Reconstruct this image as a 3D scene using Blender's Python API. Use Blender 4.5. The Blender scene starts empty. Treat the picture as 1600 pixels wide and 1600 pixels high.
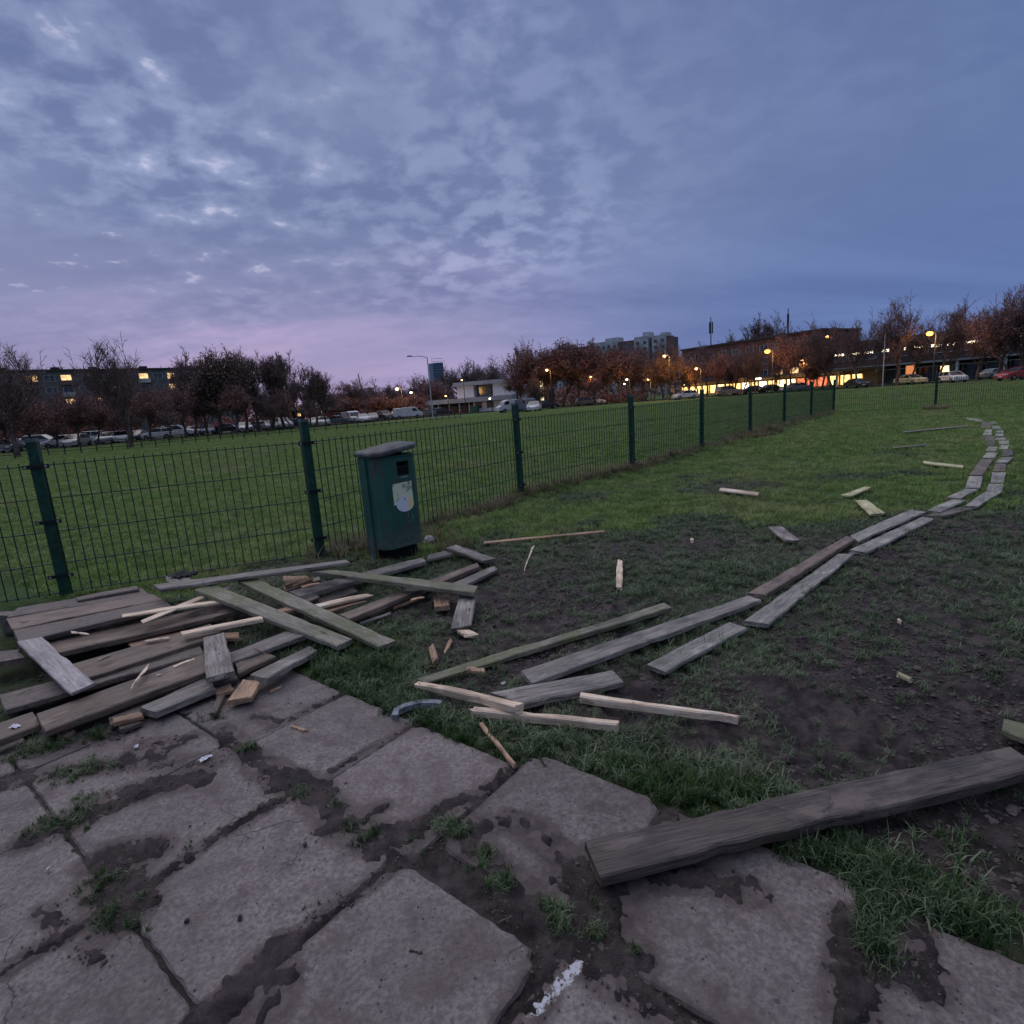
import bpy, math, random
import numpy as np
from mathutils import Vector, Matrix

rnd = random.Random(7)
sc = bpy.context.scene
COL = sc.collection

# ------------------------------------------------------------------ camera
F = 880.0; ROLL = math.radians(4.1); H = 1.55; P = math.atan(171.0 / F)
cr, sr, cp, sp = math.cos(ROLL), math.sin(ROLL), math.cos(P), math.sin(P)
cam_d = bpy.data.cameras.new('camera'); cam = bpy.data.objects.new('camera', cam_d); COL.objects.link(cam)
right = Vector((cr, -sr * sp, -sr * cp)); up = Vector((sr, cr * sp, cr * cp)); fwd = Vector((0, cp, -sp))
M3 = Matrix((right, up, -fwd)).transposed()
cam.matrix_world = Matrix.Translation((0, 0, H)) @ M3.to_4x4()
cam_d.sensor_width = 36; cam_d.lens = F / 1600 * 36; cam_d.clip_start = 0.05; cam_d.clip_end = 6000
sc.camera = cam
sc.render.resolution_x = sc.render.resolution_y = 1024
try:
    sc.cycles.use_denoising = True
    sc.cycles.max_bounces = 5; sc.cycles.transparent_max_bounces = 6
except Exception: pass

# ------------------------------------------------------------------ world / light
SUN_AZ = -38.0       # degrees from +Y towards -X : the last glow is on the left
world = bpy.data.worlds.new('World'); sc.world = world; world.use_nodes = True
nt = world.node_tree; nt.nodes.clear()
def N(tree, typ, **kw):
    n = tree.nodes.new(typ)
    for k, v in kw.items():
        if k.startswith('i_'):
            key = k[2:]
            key = int(key) if key.isdigit() else key.replace('_', ' ')
            n.inputs[key].default_value = v
        else: setattr(n, k, v)
    return n
def math_n(tree, op, a=None, b=None, clamp=False):
    n = tree.nodes.new('ShaderNodeMath'); n.operation = op; n.use_clamp = clamp
    for i, v in enumerate((a, b)):
        if v is None: continue
        if hasattr(v, 'is_linked') or hasattr(v, 'links'): tree.links.new(v, n.inputs[i])
        else: n.inputs[i].default_value = v
    return n.outputs[0]
def mix_c(tree, fac, a, b, mode='MIX'):
    n = tree.nodes.new('ShaderNodeMix'); n.data_type = 'RGBA'; n.blend_type = mode
    for idx, v in ((0, fac), (6, a), (7, b)):
        if hasattr(v, 'links'): tree.links.new(v, n.inputs[idx])
        elif idx == 0: n.inputs[0].default_value = v
        else: n.inputs[idx].default_value = (*v, 1) if len(v) == 3 else v
    return n.outputs[2]
def smap(tree, v, a, b, c=0.0, d=1.0, smooth=True):
    n = tree.nodes.new('ShaderNodeMapRange'); n.interpolation_type = 'SMOOTHSTEP' if smooth else 'LINEAR'
    tree.links.new(v, n.inputs[0])
    for i, x in enumerate((a, b, c, d)): n.inputs[i + 1].default_value = x
    return n.outputs[0]

def build_world():
    L = nt.links.new
    tc = N(nt, 'ShaderNodeTexCoord'); sx = N(nt, 'ShaderNodeSeparateXYZ'); L(tc.outputs['Generated'], sx.inputs[0])
    X, Y, Z = sx.outputs
    zc = math_n(nt, 'MAXIMUM', Z, 0.0)
    den = math_n(nt, 'ADD', zc, 0.22)
    px = math_n(nt, 'DIVIDE', X, den); py = math_n(nt, 'DIVIDE', Y, den)
    pv = N(nt, 'ShaderNodeCombineXYZ'); L(px, pv.inputs[0]); L(py, pv.inputs[1])
    # azimuth weight towards the afterglow
    a = math.radians(SUN_AZ); gx, gy = math.sin(a), math.cos(a)
    hl = math_n(nt, 'SQRT', math_n(nt, 'ADD', math_n(nt, 'MULTIPLY', X, X), math_n(nt, 'ADD', math_n(nt, 'MULTIPLY', Y, Y), 1e-4)))
    dot = math_n(nt, 'DIVIDE', math_n(nt, 'ADD', math_n(nt, 'MULTIPLY', X, gx), math_n(nt, 'MULTIPLY', Y, gy)), hl)
    glow = smap(nt, dot, 0.15, 1.0)
    # base deck of cloud
    base = mix_c(nt, glow, (0.074, 0.110, 0.225), (0.130, 0.162, 0.275))
    base = mix_c(nt, smap(nt, Z, 0.50, 0.85), base, (0.36, 0.385, 0.49))
    base = mix_c(nt, math_n(nt, 'MULTIPLY', smap(nt, dot, 0.05, -0.75), smap(nt, Z, 0.75, 0.25)), base, (0.070, 0.090, 0.150))   # the east is already dark
    # horizon colours
    hz = mix_c(nt, smap(nt, dot, 0.45, 1.0), (0.078, 0.124, 0.275), (0.218, 0.190, 0.330))
    hz = mix_c(nt, smap(nt, dot, 0.05, -0.75), hz, (0.075, 0.098, 0.170))
    hf = smap(nt, Z, 0.33, 0.015)
    col = mix_c(nt, hf, base, hz)
    # clear pale strip right over the horizon
    strip = smap(nt, Z, 0.10, 0.03)
    nw = N(nt, 'ShaderNodeTexNoise'); nw.inputs['Scale'].default_value = 0.55; nw.inputs['Detail'].default_value = 3
    L(pv.outputs[0], nw.inputs['Vector'])
    s2 = math_n(nt, 'MULTIPLY', strip, smap(nt, nw.outputs[0], 0.38, 0.62), clamp=True)
    col = mix_c(nt, math_n(nt, 'MULTIPLY', s2, 0.55), col, mix_c(nt, glow, (0.125, 0.182, 0.36), (0.285, 0.245, 0.39)))
    # long streaks of thicker cloud low down
    mp = N(nt, 'ShaderNodeMapping'); mp.inputs['Scale'].default_value = (0.28, 0.85, 1); mp.inputs['Rotation'].default_value = (0, 0, 0.25)
    L(pv.outputs[0], mp.inputs[0])
    n1 = N(nt, 'ShaderNodeTexNoise'); n1.inputs['Scale'].default_value = 1.1; n1.inputs['Detail'].default_value = 6; n1.inputs['Roughness'].default_value = .55
    n1.inputs['Distortion'].default_value = .5
    L(mp.outputs[0], n1.inputs['Vector'])
    big = smap(nt, n1.outputs[0], 0.36, 0.66)
    col = mix_c(nt, 1.0, col, mix_c(nt, big, (0.86, 0.89, 0.95), (1.24, 1.22, 1.18)), 'MULTIPLY')
    # mottled lumps (altocumulus)
    n2 = N(nt, 'ShaderNodeTexNoise'); n2.inputs['Scale'].default_value = 8.5; n2.inputs['Detail'].default_value = 5; n2.inputs['Roughness'].default_value = .54
    n2.inputs['Distortion'].default_value = .15
    L(pv.outputs[0], n2.inputs['Vector'])
    lump = smap(nt, n2.outputs[0], 0.38, 0.64)
    n3 = N(nt, 'ShaderNodeTexNoise'); n3.inputs['Scale'].default_value = 0.8; n3.inputs['Detail'].default_value = 3
    L(pv.outputs[0], n3.inputs['Vector'])
    gl2 = smap(nt, dot, 0.45, 0.92)
    amt = math_n(nt, 'MULTIPLY', smap(nt, n3.outputs[0], 0.30, 0.62), math_n(nt, 'ADD', math_n(nt, 'MULTIPLY', gl2, 0.9), 0.16), clamp=True)
    amt = math_n(nt, 'MULTIPLY', amt, smap(nt, Z, 0.06, 0.26))
    lc = mix_c(nt, lump, (0.76, 0.79, 0.88), (1.50, 1.43, 1.31))
    col = mix_c(nt, amt, col, mix_c(nt, 1.0, col, lc, 'MULTIPLY'))
    # thin bright holes
    hole = math_n(nt, 'MULTIPLY', smap(nt, n2.outputs[0], 0.60, 0.76), smap(nt, dot, 0.86, 1.0))
    hole = math_n(nt, 'MULTIPLY', hole, smap(nt, Z, 0.12, 0.25))
    col = mix_c(nt, math_n(nt, 'MULTIPLY', hole, 0.55), col, (0.62, 0.60, 0.72))
    # pink patches over the horizon
    pk = math_n(nt, 'MULTIPLY', smap(nt, n1.outputs[0], 0.45, 0.66), math_n(nt, 'MULTIPLY', smap(nt, dot, 0.70, 0.98), smap(nt, Z, 0.34, 0.14)))
    col = mix_c(nt, math_n(nt, 'MULTIPLY', pk, 0.35), col, (0.36, 0.235, 0.40))
    sky = N(nt, 'ShaderNodeTexSky'); sky.sky_type = 'NISHITA'; sky.sun_disc = False
    sky.sun_elevation = math.radians(-2.5); sky.sun_rotation = math.radians(SUN_AZ)
    bg1 = N(nt, 'ShaderNodeBackground'); L(col, bg1.inputs[0]); bg1.inputs[1].default_value = 1.0
    bg2 = N(nt, 'ShaderNodeBackground'); L(sky.outputs[0], bg2.inputs[0]); bg2.inputs[1].default_value = 0.05
    add = N(nt, 'ShaderNodeAddShader'); L(bg1.outputs[0], add.inputs[0]); L(bg2.outputs[0], add.inputs[1])
    out = N(nt, 'ShaderNodeOutputWorld'); L(add.outputs[0], out.inputs[0])
build_world()
sd = bpy.data.lights.new('sun', 'SUN'); sd.energy = 0.62; sd.angle = math.radians(60); sd.color = (1.0, 0.88, 0.82)
sun = bpy.data.objects.new('sun', sd); COL.objects.link(sun)
az = math.radians(SUN_AZ); el = math.radians(48)
sun.rotation_euler = Vector((math.sin(az) * math.cos(el), math.cos(az) * math.cos(el), math.sin(el))).to_track_quat('Z', 'Y').to_euler()
vs = sc.view_settings; vs.view_transform = 'Standard'; vs.look = 'None'; vs.gamma = 1; vs.exposure = 0.55
try: vs.use_curve_mapping = False
except Exception: pass

# ------------------------------------------------------------------ photograph pixel -> place on the ground
def ray(u, v):
    x = (u - 800) / F; y = -(v - 800) / F
    xr = x * cr + y * sr; yr = -x * sr + y * cr
    return (xr, cp + yr * sp, -sp + yr * cp)
def G(u, v, z=0.0):
    r = ray(u, v); t = (H - z) / -r[2]
    return Vector((r[0] * t, r[1] * t, z))
def hv(u): return 629 + (800 - u) * math.tan(ROLL)      # row of the horizon in column u
def D(u, d, z=0.0):                                       # the place d metres ahead in column u
    r = ray(u, hv(u)); k = d / r[1]
    return Vector((r[0] * k, d, z))
def topz(u, v, d):
    r = ray(u, v); return H + r[2] * d / r[1]

# ------------------------------------------------------------------ numpy noise
def _h(ix, iy, s):
    n = (ix.astype(np.int64) * 374761393 + iy.astype(np.int64) * 668265263 + s * 974634777) & 0xFFFFFFFF
    n = ((n ^ (n >> 13)) * 1274126177) & 0xFFFFFFFF
    return ((n ^ (n >> 16)) & 0xFFFF) / 65535.0
def vnoise(x, y, s=0):
    ix = np.floor(x); iy = np.floor(y); fx = x - ix; fy = y - iy
    fx = fx * fx * (3 - 2 * fx); fy = fy * fy * (3 - 2 * fy)
    a = _h(ix, iy, s); b = _h(ix + 1, iy, s); c = _h(ix, iy + 1, s); d = _h(ix + 1, iy + 1, s)
    return (a * (1 - fx) + b * fx) * (1 - fy) + (c * (1 - fx) + d * fx) * fy
def fbm(x, y, s=0, o=4):
    v = 0; a = .5; t = 0
    for i in range(o):
        v = v + a * vnoise(x * 2 ** i + 17.3 * i, y * 2 ** i - 9.1 * i, s + i); t += a; a *= .5
    return v / t
def sstep(a, b, x):
    t = np.clip((x - a) / (b - a), 0, 1); return t * t * (3 - 2 * t)

# ------------------------------------------------------------------ object helpers
def tag(o, label=None, cat=None, group=None, kind=None):
    if label: o['label'] = label
    if cat: o['category'] = cat
    if group: o['group'] = group
    if kind: o['kind'] = kind
    return o
def empty(name, loc=(0, 0, 0), rz=0.0):
    o = bpy.data.objects.new(name, None); o.location = loc; o.rotation_euler = (0, 0, rz); o.empty_display_size = .2
    COL.objects.link(o); return o
class MB:
    def __init__(s): s.v = []; s.f = []; s.m = []
    def add(s, vs, fs, mi=0):
        b = len(s.v); s.v += [tuple(x) for x in vs]; s.f += [tuple(i + b for i in f) for f in fs]; s.m += [mi] * len(fs); return s
    def box(s, x0, y0, z0, x1, y1, z1, mi=0):
        return s.add([(x0, y0, z0), (x1, y0, z0), (x1, y1, z0), (x0, y1, z0), (x0, y0, z1), (x1, y0, z1), (x1, y1, z1), (x0, y1, z1)],
                     [(3, 2, 1, 0), (4, 5, 6, 7), (0, 1, 5, 4), (1, 2, 6, 5), (2, 3, 7, 6), (3, 0, 4, 7)], mi)
    def tube(s, p0, p1, r0, r1, n=5, mi=0, cap=False):
        p0 = Vector(p0); p1 = Vector(p1); d = (p1 - p0)
        if d.length < 1e-6: return s
        d.normalize(); a = d.orthogonal().normalized(); b = d.cross(a)
        vs = []
        for p, r in ((p0, r0), (p1, r1)):
            for i in range(n):
                t = 2 * math.pi * i / n; vs.append(p + (a * math.cos(t) + b * math.sin(t)) * r)
        fs = [(i, (i + 1) % n, n + (i + 1) % n, n + i) for i in range(n)]
        if cap: fs += [tuple(range(n - 1, -1, -1)), tuple(range(n, 2 * n))]
        return s.add(vs, fs, mi)
    def prism(s, pts, z0, z1, mi=0, top=None):
        n = len(pts); tp = top or pts
        return s.add([(p[0], p[1], z0) for p in pts] + [(p[0], p[1], z1) for p in tp],
                     [tuple(range(n - 1, -1, -1)), tuple(range(n, 2 * n))] + [(i, (i + 1) % n, n + (i + 1) % n, n + i) for i in range(n)], mi)
    def mesh(s, name, mats, smooth=False):
        me = bpy.data.meshes.new(name); me.from_pydata(s.v, [], s.f)
        if not isinstance(mats, (list, tuple)): mats = [mats]
        for m in mats: me.materials.append(m)
        if any(s.m): me.polygons.foreach_set('material_index', s.m)
        if smooth: me.polygons.foreach_set('use_smooth', [True] * len(s.f))
        me.update(); return me
    def build(s, name, mats, parent=None, smooth=False, loc=None):
        o = bpy.data.objects.new(name, s.mesh(name, mats, smooth)); COL.objects.link(o)
        if parent: o.parent = parent
        if loc is not None: o.location = loc
        return o
def copy_tree(o, parent=None):
    c = o.copy(); COL.objects.link(c)
    if parent: c.parent = parent
    for ch in list(o.children): copy_tree(ch, c)
    return c

# ------------------------------------------------------------------ materials
MATS = {}
def new_mat(name, rough=.8, spec=.3):
    m = bpy.data.materials.new(name); m.use_nodes = True; t = m.node_tree
    b = t.nodes['Principled BSDF']; b.inputs['Roughness'].default_value = rough
    b.inputs['Specular IOR Level'].default_value = spec
    return m, t, b
def noise(t, vec, scale, detail=4, rough=.55, dist=0.0):
    n = t.nodes.new('ShaderNodeTexNoise'); n.inputs['Scale'].default_value = scale; n.inputs['Detail'].default_value = detail
    n.inputs['Roughness'].default_value = rough; n.inputs['Distortion'].default_value = dist
    if vec is not None: t.links.new(vec, n.inputs['Vector'])
    return n.outputs[0]
def mapping(t, vec, scale=(1, 1, 1), loc=None):
    n = t.nodes.new('ShaderNodeMapping'); n.inputs['Scale'].default_value = scale
    t.links.new(vec, n.inputs[0])
    if loc is not None: t.links.new(loc, n.inputs[1])
    return n.outputs[0]
def bump(t, b, h, strength=.5, dist=.01):
    n = t.nodes.new('ShaderNodeBump'); n.inputs['Strength'].default_value = strength; n.inputs['Distance'].default_value = dist
    t.links.new(h, n.inputs['Height']); t.links.new(n.outputs[0], b.inputs['Normal'])
def simple(name, col, rough=.7, spec=.3, var=.25, scale=6, metal=0.0, col2=None, bmp=0.0):
    m, t, b = new_mat(name, rough, spec)
    tc = t.nodes.new('ShaderNodeTexCoord')
    n = noise(t, tc.outputs['Object'], scale, 5, .6)
    c2 = col2 or tuple(c * (1 - var) for c in col)
    c1 = tuple(min(1, c * (1 + var * .6)) for c in col) if not col2 else col
    t.links.new(mix_c(t, smap(t, n, .35, .65), c2, c1), b.inputs['Base Color'])
    b.inputs['Metallic'].default_value = metal
    if bmp: bump(t, b, n, bmp, .01)
    MATS[name] = m; return m
def glow_mat(name, col, strength, var=True):
    m, t, b = new_mat(name, .5)
    b.inputs['Base Color'].default_value = (*[c * .3 for c in col], 1)
    b.inputs['Emission Color'].default_value = (*col, 1); b.inputs['Emission Strength'].default_value = strength
    if var:
        oi = t.nodes.new('ShaderNodeObjectInfo'); tc = t.nodes.new('ShaderNodeTexCoord')
        n = noise(t, mapping(t, tc.outputs['Object'], (1, 1, 1)), 1.6, 3)
        t.links.new(math_n(t, 'MULTIPLY', smap(t, n, .3, .7, .35, 1.2), strength), b.inputs['Emission Strength'])
    MATS[name] = m; return m

def wood_mat(name, c_dark, c_light, moss=0.0, mud=0.3, rough=.75, tint=(1, 1, 1), knots=True):
    m, t, b = new_mat(name, rough, .35)
    tc = t.nodes.new('ShaderNodeTexCoord'); oi = t.nodes.new('ShaderNodeObjectInfo')
    cx = t.nodes.new('ShaderNodeCombineXYZ')
    rr = math_n(t, 'MULTIPLY', oi.outputs['Random'], 37.0)
    for i in range(3): t.links.new(rr, cx.inputs[i])
    v1 = mapping(t, tc.outputs['Object'], (1.1, 26, 26), cx.outputs[0])
    g = noise(t, v1, 3.0, 6, .65, 1.6)
    v2 = mapping(t, tc.outputs['Object'], (2.5, 90, 90), cx.outputs[0])
    g2 = noise(t, v2, 2.0, 3, .6)
    v3 = mapping(t, tc.outputs['Object'], (2.5, 5, 5), cx.outputs[0])
    blot = noise(t, v3, 1.3, 5, .6)
    v4 = mapping(t, tc.outputs['Object'], (1, 1, 1), cx.outputs[0])
    fine = noise(t, v4, 34, 5, .7)
    col = mix_c(t, smap(t, g, .32, .68), c_dark, c_light)
    col = mix_c(t, smap(t, g2, .54, .68, 0, .8), col, tuple(c * .42 for c in c_dark))
    br = smap(t, oi.outputs['Random'], 0, 1, .78, 1.2, False)
    sc_ = t.nodes.new('ShaderNodeCombineColor')
    for i in range(3): t.links.new(br, sc_.inputs[i])
    col = mix_c(t, 1, col, sc_.outputs[0], 'MULTIPLY')
    col = mix_c(t, smap(t, blot, .50, .66, 0, .62), col, tuple(c * .5 for c in c_dark))
    col = mix_c(t, smap(t, blot, .46, .34, 0, .45), col, tuple(min(1, c * 1.45) for c in c_light))
    if moss:
        mm = noise(t, v4, 3.0, 6, .7)
        mm2 = noise(t, v4, 45, 3, .7)
        f = math_n(t, 'MULTIPLY', smap(t, mm, .60 - .22 * moss, .80 - .22 * moss), smap(t, mm2, .25, .6), clamp=True)
        col = mix_c(t, math_n(t, 'MULTIPLY', f, min(1, .55 + .4 * moss)), col, (.13, .155, .060))
    if mud:
        f = smap(t, noise(t, v4, 5.5, 8, .75, .4), .70 - .28 * mud, .78 - .28 * mud, 0, .85)
        col = mix_c(t, f, col, (.045, .036, .036))
        f2 = smap(t, fine, .66, .74, 0, .8)
        col = mix_c(t, f2, col, (.04, .033, .033))
    if knots:
        vo = t.nodes.new('ShaderNodeTexVoronoi'); vo.inputs['Scale'].default_value = 1.0
        t.links.new(mapping(t, tc.outputs['Object'], (2.2, 7, 7), cx.outputs[0]), vo.inputs['Vector'])
        kf = smap(t, vo.outputs[0], .11, .06, 0, .7)
        col = mix_c(t, kf, col, tuple(c * .35 for c in c_dark))
    t.links.new(col, b.inputs['Base Color'])
    t.links.new(smap(t, blot, .3, .7, rough + .1, rough - .18), b.inputs['Roughness'])
    hgt = math_n(t, 'ADD', math_n(t, 'MULTIPLY', g, .6), math_n(t, 'ADD', math_n(t, 'MULTIPLY', g2, .6), math_n(t, 'MULTIPLY', fine, .5)))
    bump(t, b, hgt, .75, .006)
    MATS[name] = m; return m

W_GREY = wood_mat('weathered_wood', (.124, .111, .101), (.36, .328, .298), moss=.18, mud=.30)
W_DARK = wood_mat('dark_wet_wood', (.070, .056, .050), (.19, .158, .140), moss=.1, mud=.5, rough=.6)
W_BROWN = wood_mat('brown_wet_wood', (.105, .078, .062), (.25, .195, .158), moss=.12, mud=.45, rough=.6)
W_MOSS = wood_mat('mossy_wood', (.135, .125, .098), (.31, .29, .235), moss=.80, mud=.22)
W_PALE = wood_mat('pale_dry_wood', (.30, .27, .27), (.50, .46, .46), moss=.0, mud=.12)
W_FRESH = wood_mat('fresh_pine', (.66, .49, .34), (.92, .76, .59), moss=0, mud=.22, knots=True)
W_PATH = wood_mat('bleached_board', (.19, .178, .160), (.43, .41, .37), moss=.1, mud=.22)
W_ORNG = wood_mat('broken_orange_wood', (.26, .155, .095), (.54, .37, .25), moss=0, mud=.35)
W_YELL = wood_mat('yellowish_new_wood', (.40, .37, .20), (.60, .56, .36), moss=.0, mud=.1)

PA, PB = G(917, 1497), G(815, 1596)
def concrete_mat():
    m, t, b = new_mat('slab_concrete', .82, .3)
    tc = t.nodes.new('ShaderNodeTexCoord'); ge = t.nodes.new('ShaderNodeNewGeometry'); oi = t.nodes.new('ShaderNodeObjectInfo')
    p = ge.outputs['Position']
    a = noise(t, p, 1.6, 6, .6); f = noise(t, p, 60, 6, .75); s = noise(t, p, 9, 7, .7, .3); ff = noise(t, p, 260, 3, .8)
    col = mix_c(t, smap(t, a, .3, .7), (.205, .178, .166), (.312, .272, .254))
    col = mix_c(t, smap(t, s, .44, .64, 0, .75), col, (.150, .120, .116))
    col = mix_c(t, smap(t, f, .38, .62, .75, 0), col, (.11, .095, .095))
    col = mix_c(t, smap(t, ff, .64, .72, 0, .5), col, (.52, .50, .52))
    # small dark stones and pits
    vo = t.nodes.new('ShaderNodeTexVoronoi'); vo.inputs['Scale'].default_value = 26; t.links.new(p, vo.inputs['Vector'])
    col = mix_c(t, smap(t, vo.outputs[0], .13, .08, 0, .8), col, (.05, .04, .042))
    vc = t.nodes.new('ShaderNodeTexVoronoi'); vc.feature = 'DISTANCE_TO_EDGE'; vc.inputs['Scale'].default_value = 1.9
    wv = t.nodes.new('ShaderNodeVectorMath'); wv.operation = 'MULTIPLY_ADD'; nv = t.nodes.new('ShaderNodeTexNoise'); nv.inputs['Scale'].default_value = 7; nv.inputs['Detail'].default_value = 6
    t.links.new(p, nv.inputs['Vector']); t.links.new(nv.outputs['Color'], wv.inputs[0]); wv.inputs[1].default_value = (.16, .16, .16); t.links.new(p, wv.inputs[2]); t.links.new(wv.outputs[0], vc.inputs['Vector'])
    ck = math_n(t, 'MULTIPLY', smap(t, vc.outputs[0], .0075, .002), smap(t, noise(t, p, 1.3, 2), .52, .60))
    col = mix_c(t, math_n(t, 'MULTIPLY', ck, .75), col, (.05, .042, .04))
    v3 = t.nodes.new('ShaderNodeTexVoronoi'); v3.inputs['Scale'].default_value = 70; t.links.new(p, v3.inputs['Vector'])
    col = mix_c(t, smap(t, v3.outputs[0], .14, .08, 0, .5), col, (.10, .085, .08))
    col = mix_c(t, smap(t, noise(t, p, 17, 3, .6), .70, .76, 0, .55), col, (.09, .072, .068))
    # wet film of mud, with its own outline
    w = noise(t, p, 3.0, 10, .74, .5)
    wf = smap(t, w, .49, .66)
    col = mix_c(t, math_n(t, 'MULTIPLY', wf, .78), col, (.095, .072, .070))
    da = t.nodes.new('ShaderNodeAttribute'); da.attribute_name = 'dirt'
    nd = noise(t, p, 14, 10, .78, .4); nd2 = noise(t, p, 55, 6, .7)
    mudc = mix_c(t, smap(t, nd, .38, .66), (.066, .053, .050), (.150, .122, .114))
    df = math_n(t, 'ADD', math_n(t, 'MULTIPLY', da.outputs['Fac'], 1.25), math_n(t, 'ADD', math_n(t, 'MULTIPLY', math_n(t, 'SUBTRACT', nd, .5), 2.0), math_n(t, 'SUBTRACT', nd2, .62)))
    col = mix_c(t, smap(t, df, .25, .80, 0, .93), col, mudc)
    # a worn stroke of white paint across the corner of one slab
    pm_ = t.nodes.new('ShaderNodeMapping'); pm_.vector_type = 'TEXTURE'; pm_.inputs['Location'].default_value = (PA.x, PA.y, 0); pm_.inputs['Rotation'].default_value = (0, 0, math.atan2(PB.y - PA.y, PB.x - PA.x))
    t.links.new(p, pm_.inputs[0]); px_ = t.nodes.new('ShaderNodeSeparateXYZ'); t.links.new(pm_.outputs[0], px_.inputs[0]); PL = (PB - PA).length
    inx = math_n(t, 'MULTIPLY', smap(t, px_.outputs[0], -.012, .012), smap(t, px_.outputs[0], PL + .02, PL - .03)); ay = math_n(t, 'ABSOLUTE', px_.outputs[1])
    iny = smap(t, ay, .046, .010); wear = math_n(t, 'ADD', math_n(t, 'MULTIPLY', noise(t, p, 110, 5, .75), .62), math_n(t, 'MULTIPLY', noise(t, p, 26, 3, .6), .5))
    pf = smap(t, math_n(t, 'ADD', wear, math_n(t, 'MULTIPLY', math_n(t, 'SUBTRACT', math_n(t, 'MULTIPLY', inx, iny), 1.0), .45)), .50, .60)
    col = mix_c(t, math_n(t, 'MULTIPLY', pf, math_n(t, 'GREATER_THAN', math_n(t, 'MULTIPLY', inx, iny), .02)), col, (.52, .53, .56))
    rv = smap(t, oi.outputs['Random'], 0, 1, .86, 1.12, False)
    cc = t.nodes.new('ShaderNodeCombineColor')
    for i in range(3): t.links.new(rv, cc.inputs[i])
    col = mix_c(t, 1, col, cc.outputs[0], 'MULTIPLY')
    t.links.new(col, b.inputs['Base Color'])
    t.links.new(math_n(t, 'SUBTRACT', .86, math_n(t, 'MULTIPLY', wf, .22)), b.inputs['Roughness'])
    h = math_n(t, 'ADD', math_n(t, 'MULTIPLY', f, .8), math_n(t, 'ADD', math_n(t, 'MULTIPLY', ff, .3), math_n(t, 'MULTIPLY', s, 1.2)))
    bump(t, b, h, .7, .006)
    return m
CONC = concrete_mat()

def ground_mat():
    m, t, b = new_mat('wet_soil_and_turf', .8, .4)
    at = t.nodes.new('ShaderNodeAttribute'); at.attribute_name = 'green'
    ge = t.nodes.new('ShaderNodeNewGeometry'); p = ge.outputs['Position']
    n1 = noise(t, p, 7, 8, .7, .3); n2 = noise(t, p, 45, 6, .75); n3 = noise(t, p, .35, 5, .6); n4 = noise(t, p, 1.6, 5, .65); n5 = noise(t, p, .12, 4, .6)
    mud = mix_c(t, smap(t, n1, .38, .66), (.044, .035, .034), (.138, .112, .105))
    mud = mix_c(t, smap(t, n2, .55, .72, 0, .5), mud, (.018, .014, .015))
    g = mix_c(t, smap(t, n4, .3, .7), (.066, .132, .042), (.120, .200, .070))
    g = mix_c(t, smap(t, n3, .42, .72, 0, .55), g, (.125, .130, .060))
    g = mix_c(t, smap(t, n5, .48, .66, 0, .6), g, (.095, .100, .058))
    vl = mapping(t, p, (9, 2.2, 1)); n6 = noise(t, vl, 2.5, 5, .7)
    g = mix_c(t, smap(t, n6, .30, .60, .55, 0), g, (.020, .028, .014))
    col = mix_c(t, at.outputs['Fac'], mud, g)
    t.links.new(col, b.inputs['Base Color'])
    rg = math_n(t, 'ADD', smap(t, n1, .3, .7, .52, .85), math_n(t, 'MULTIPLY', at.outputs['Fac'], .2), clamp=True)
    t.links.new(rg, b.inputs['Roughness'])
    t.links.new(smap(t, at.outputs['Fac'], 0, .7, .28, .05), b.inputs['Specular IOR Level'])
    n7 = noise(t, p, 18, 8, .8, .6)
    bump(t, b, math_n(t, 'ADD', math_n(t, 'MULTIPLY', n1, .8), math_n(t, 'ADD', math_n(t, 'MULTIPLY', n2, .6), n7)), 1.0, .035)
    return m
GROUND = ground_mat()

# ------------------------------------------------------------------ the ground
d1 = np.array([.783, -.622]); nn = np.array([.622, .783])
FEN_PX = [(-260, 1012), (105, 932), (502, 870), (815, 778), (988, 735), (1097, 706), (1172, 683), (1225, 667), (1267, 656), (1302, 646)]
FEN = [G(*p) for p in FEN_PX]
FEN[0] = FEN[1] + (FEN[1] - FEN[2]).normalized() * 3.4
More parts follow.
